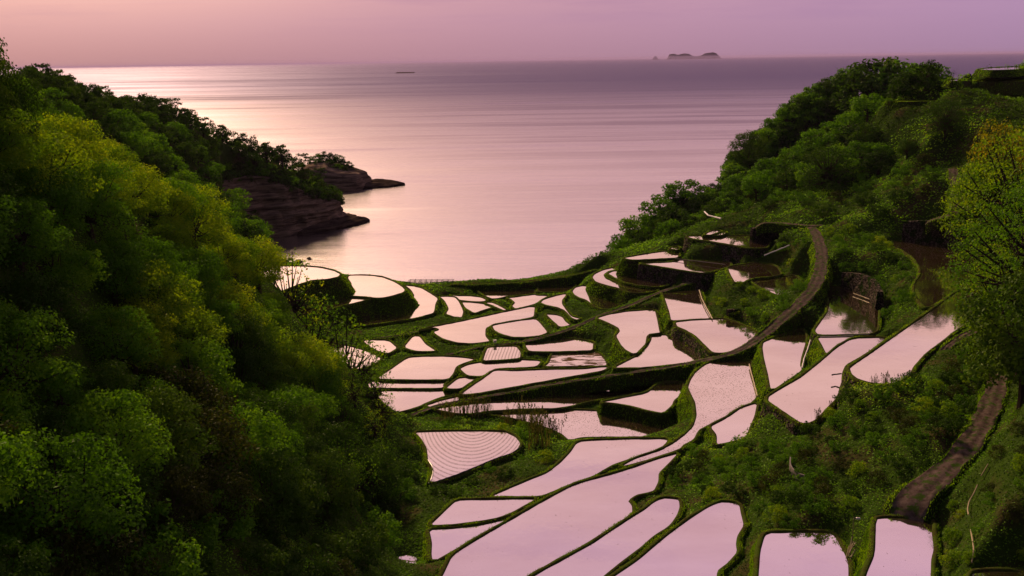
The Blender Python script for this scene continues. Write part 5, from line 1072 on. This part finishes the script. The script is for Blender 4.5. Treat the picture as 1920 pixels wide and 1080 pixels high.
# dry stone walls
def wall_between(pts, label, name='stone_wall', mat='stone'):
    base = np.array([np.r_[P(x, y, z)[:2], z, h] for x, y, z, h in pts]); w = resample(chaikin(base, False, 1), 1.0, False); n = len(w)
    tan = np.gradient(w[:, :2], axis=0); tan /= np.linalg.norm(tan, axis=1, keepdims=True); nr = np.stack([-tan[:, 1], tan[:, 0]], 1); V = []
    for k in range(7):
        f = k / 6; V.append(np.c_[w[:, :2] + nr * (w[:, 3] * f * .12 + (vnoise(w[:, 0] * 1.2, w[:, 1] * 1.2 + k, 44) - .5) * .3)[:, None], w[:, 2] - .6 + (w[:, 3] + .6) * f])
    V.append(np.c_[w[:, :2] + nr * 1.6, w[:, 2] + w[:, 3] + .05]); V.append(np.c_[w[:, :2] + nr * 2.2, w[:, 2] - .6])
    m = len(V); V = np.concatenate(V); ii = np.arange(n - 1)
    F2 = [tuple(f) for f in np.concatenate([np.stack([r * n + ii, r * n + ii + 1, (r + 1) * n + ii + 1, (r + 1) * n + ii], 1) for r in range(m - 1)]).tolist()]
    F2 += [tuple(r * n for r in range(m)), tuple(r * n + n - 1 for r in range(m))[::-1]]
    o = mesh_np(name, V, F2, MAT[mat]); tag(o, label, 'wall', 'stone retaining walls'); return o
wall_between([(1690, 452, 25.6, 5.2), (1730, 456, 25.6, 6), (1780, 462, 25.6, 6.2), (1830, 470, 25.6, 6)], 'tall dark overgrown wall holding up the lane behind the deep-brown paddy')
wall_between([(1412, 452, 22, 3.6), (1440, 450, 22, 4.2), (1462, 444, 22.4, 4.2)], 'grey stone wall below the side branch of the track')
wall_between([(1575, 538, 18.9, 3.6), (1605, 548, 18.9, 4.6), (1630, 562, 18.9, 4.8), (1640, 580, 18.9, 4)], 'rough loose-stone bank behind the dark mirror paddy')
# planting sheet along the combed paddy
w = np.array([P(640 + x / 4, 640 + y / 4, 9.0) for x, y in [(1350, 800), (1275, 850), (1150, 890), (1000, 955), (850, 1015), (700, 1066)]])
o = MB()
q = resample(w, .5, False); n = len(q); V = []; F2 = []
for i in range(n): V += [(q[i, 0], q[i, 1] - .1, 8.6), (q[i, 0], q[i, 1] - .1, 9.32 + .06 * random.random()), (q[i, 0], q[i, 1] - .2, 9.3), (q[i, 0], q[i, 1] - .2, 8.6)]
for i in range(n - 1):
    for k in range(3): F2.append((4 * i + k, 4 * i + k + 1, 4 * i + 5 + k, 4 * i + 4 + k))
tag(mesh_np('plastic_edging', V, F2, MAT['plastic']), 'black plastic sheet edging the combed paddy', 'edging')
w = np.array([P(640 + x / 4, 640 + y / 4, 9.05) for x, y in [(640, 880), (678, 935), (686, 990), (672, 1040), (655, 1062)]])
tag(MB().add(tube(resample(w, .5, False), .13, 7)).build('white_hose', MAT['white']), 'white hose along the west rim of the combed paddy', 'hose')
# small things
v = P(928, 641.5, 8.0); tag(MB().add(boxv((v[0], v[1], 7.9), .7, .5, .55, .2)).add(boxv((v[0], v[1], 8.46), .78, .58, .08, .2)).build('control_box', MAT['white']), 'small white box standing beside the footpath bend', 'box')
# ------------------------------------------------------------ stream in the gully
def pool(pts, z, name):
    q = resample(chaikin(np.array([P(x, y, z)[:2] for x, y in pts])), .8, True)
    tri = tessellate_polygon([[Vector((a[0], a[1], 0)) for a in q]])
    tag(mesh_np(name, np.c_[q, np.full(len(q), z)], [tuple(f) for f in tri], MAT['stream']), kind='structure')
pool([(715, 1045), (735, 1030), (770, 1030), (782, 1045), (780, 1110), (712, 1110)], 8.9, 'stream_water')
pool([(735, 1022), (770, 1018), (775, 1026), (740, 1028)], 8.95, 'stream_water')
pool([(798, 547), (820, 540), (838, 545), (832, 556), (812, 556)], 3.6, 'stream_water')
# ------------------------------------------------------------ bare tree on the headland skyline
def bare_tree(px, ytop, Y, label):
    x, y, z = on_ground(px, Y); zt = PD(px, ytop, Y)[2]; H = max(4, zt - z); rg = np.random.default_rng(3); mb = MB(); tw = MB()
    def br(p, d, L, r, dep, mbx):
        q = [p]; 
        for k in range(3): d = d + rg.normal(size=3) * .18; d[2] += .04; d /= np.linalg.norm(d); q.append(q[-1] + d * L / 3)
        mbx.add(tube(q, [r, r * .85, r * .7, r * .5], 5 if dep < 3 else 3))
        if dep < 5:
            for _ in range(3 if dep else 5):
                nd = d + rg.normal(size=3) * .65; nd[2] = abs(nd[2]) * .6 + .12; br(q[int(rg.integers(2, 4))], nd / np.linalg.norm(nd), L * .68, r * .5, dep + 1, tw)
    br(np.zeros(3), np.array([.1, 0, 1.]), H * .38, .22, 0, mb)
    root = empty('bare_tree', (x, y, z - .3)); tag(root, label, 'tree'); mb.build('trunk', MAT['bark'], root); tw.build('branches', MAT['bark'], root)
bare_tree(1742, 108, 470, 'leafless tree with fine branches on the headland skyline')
run('stone_kerb', [(1706, 165, 60.5), (1725, 163.5, 60.6), (1742, 162.5, 60.8)], .5, 'concrete', 'low grey kerb at the edge of the headland wood', 'kerb', joints=False)
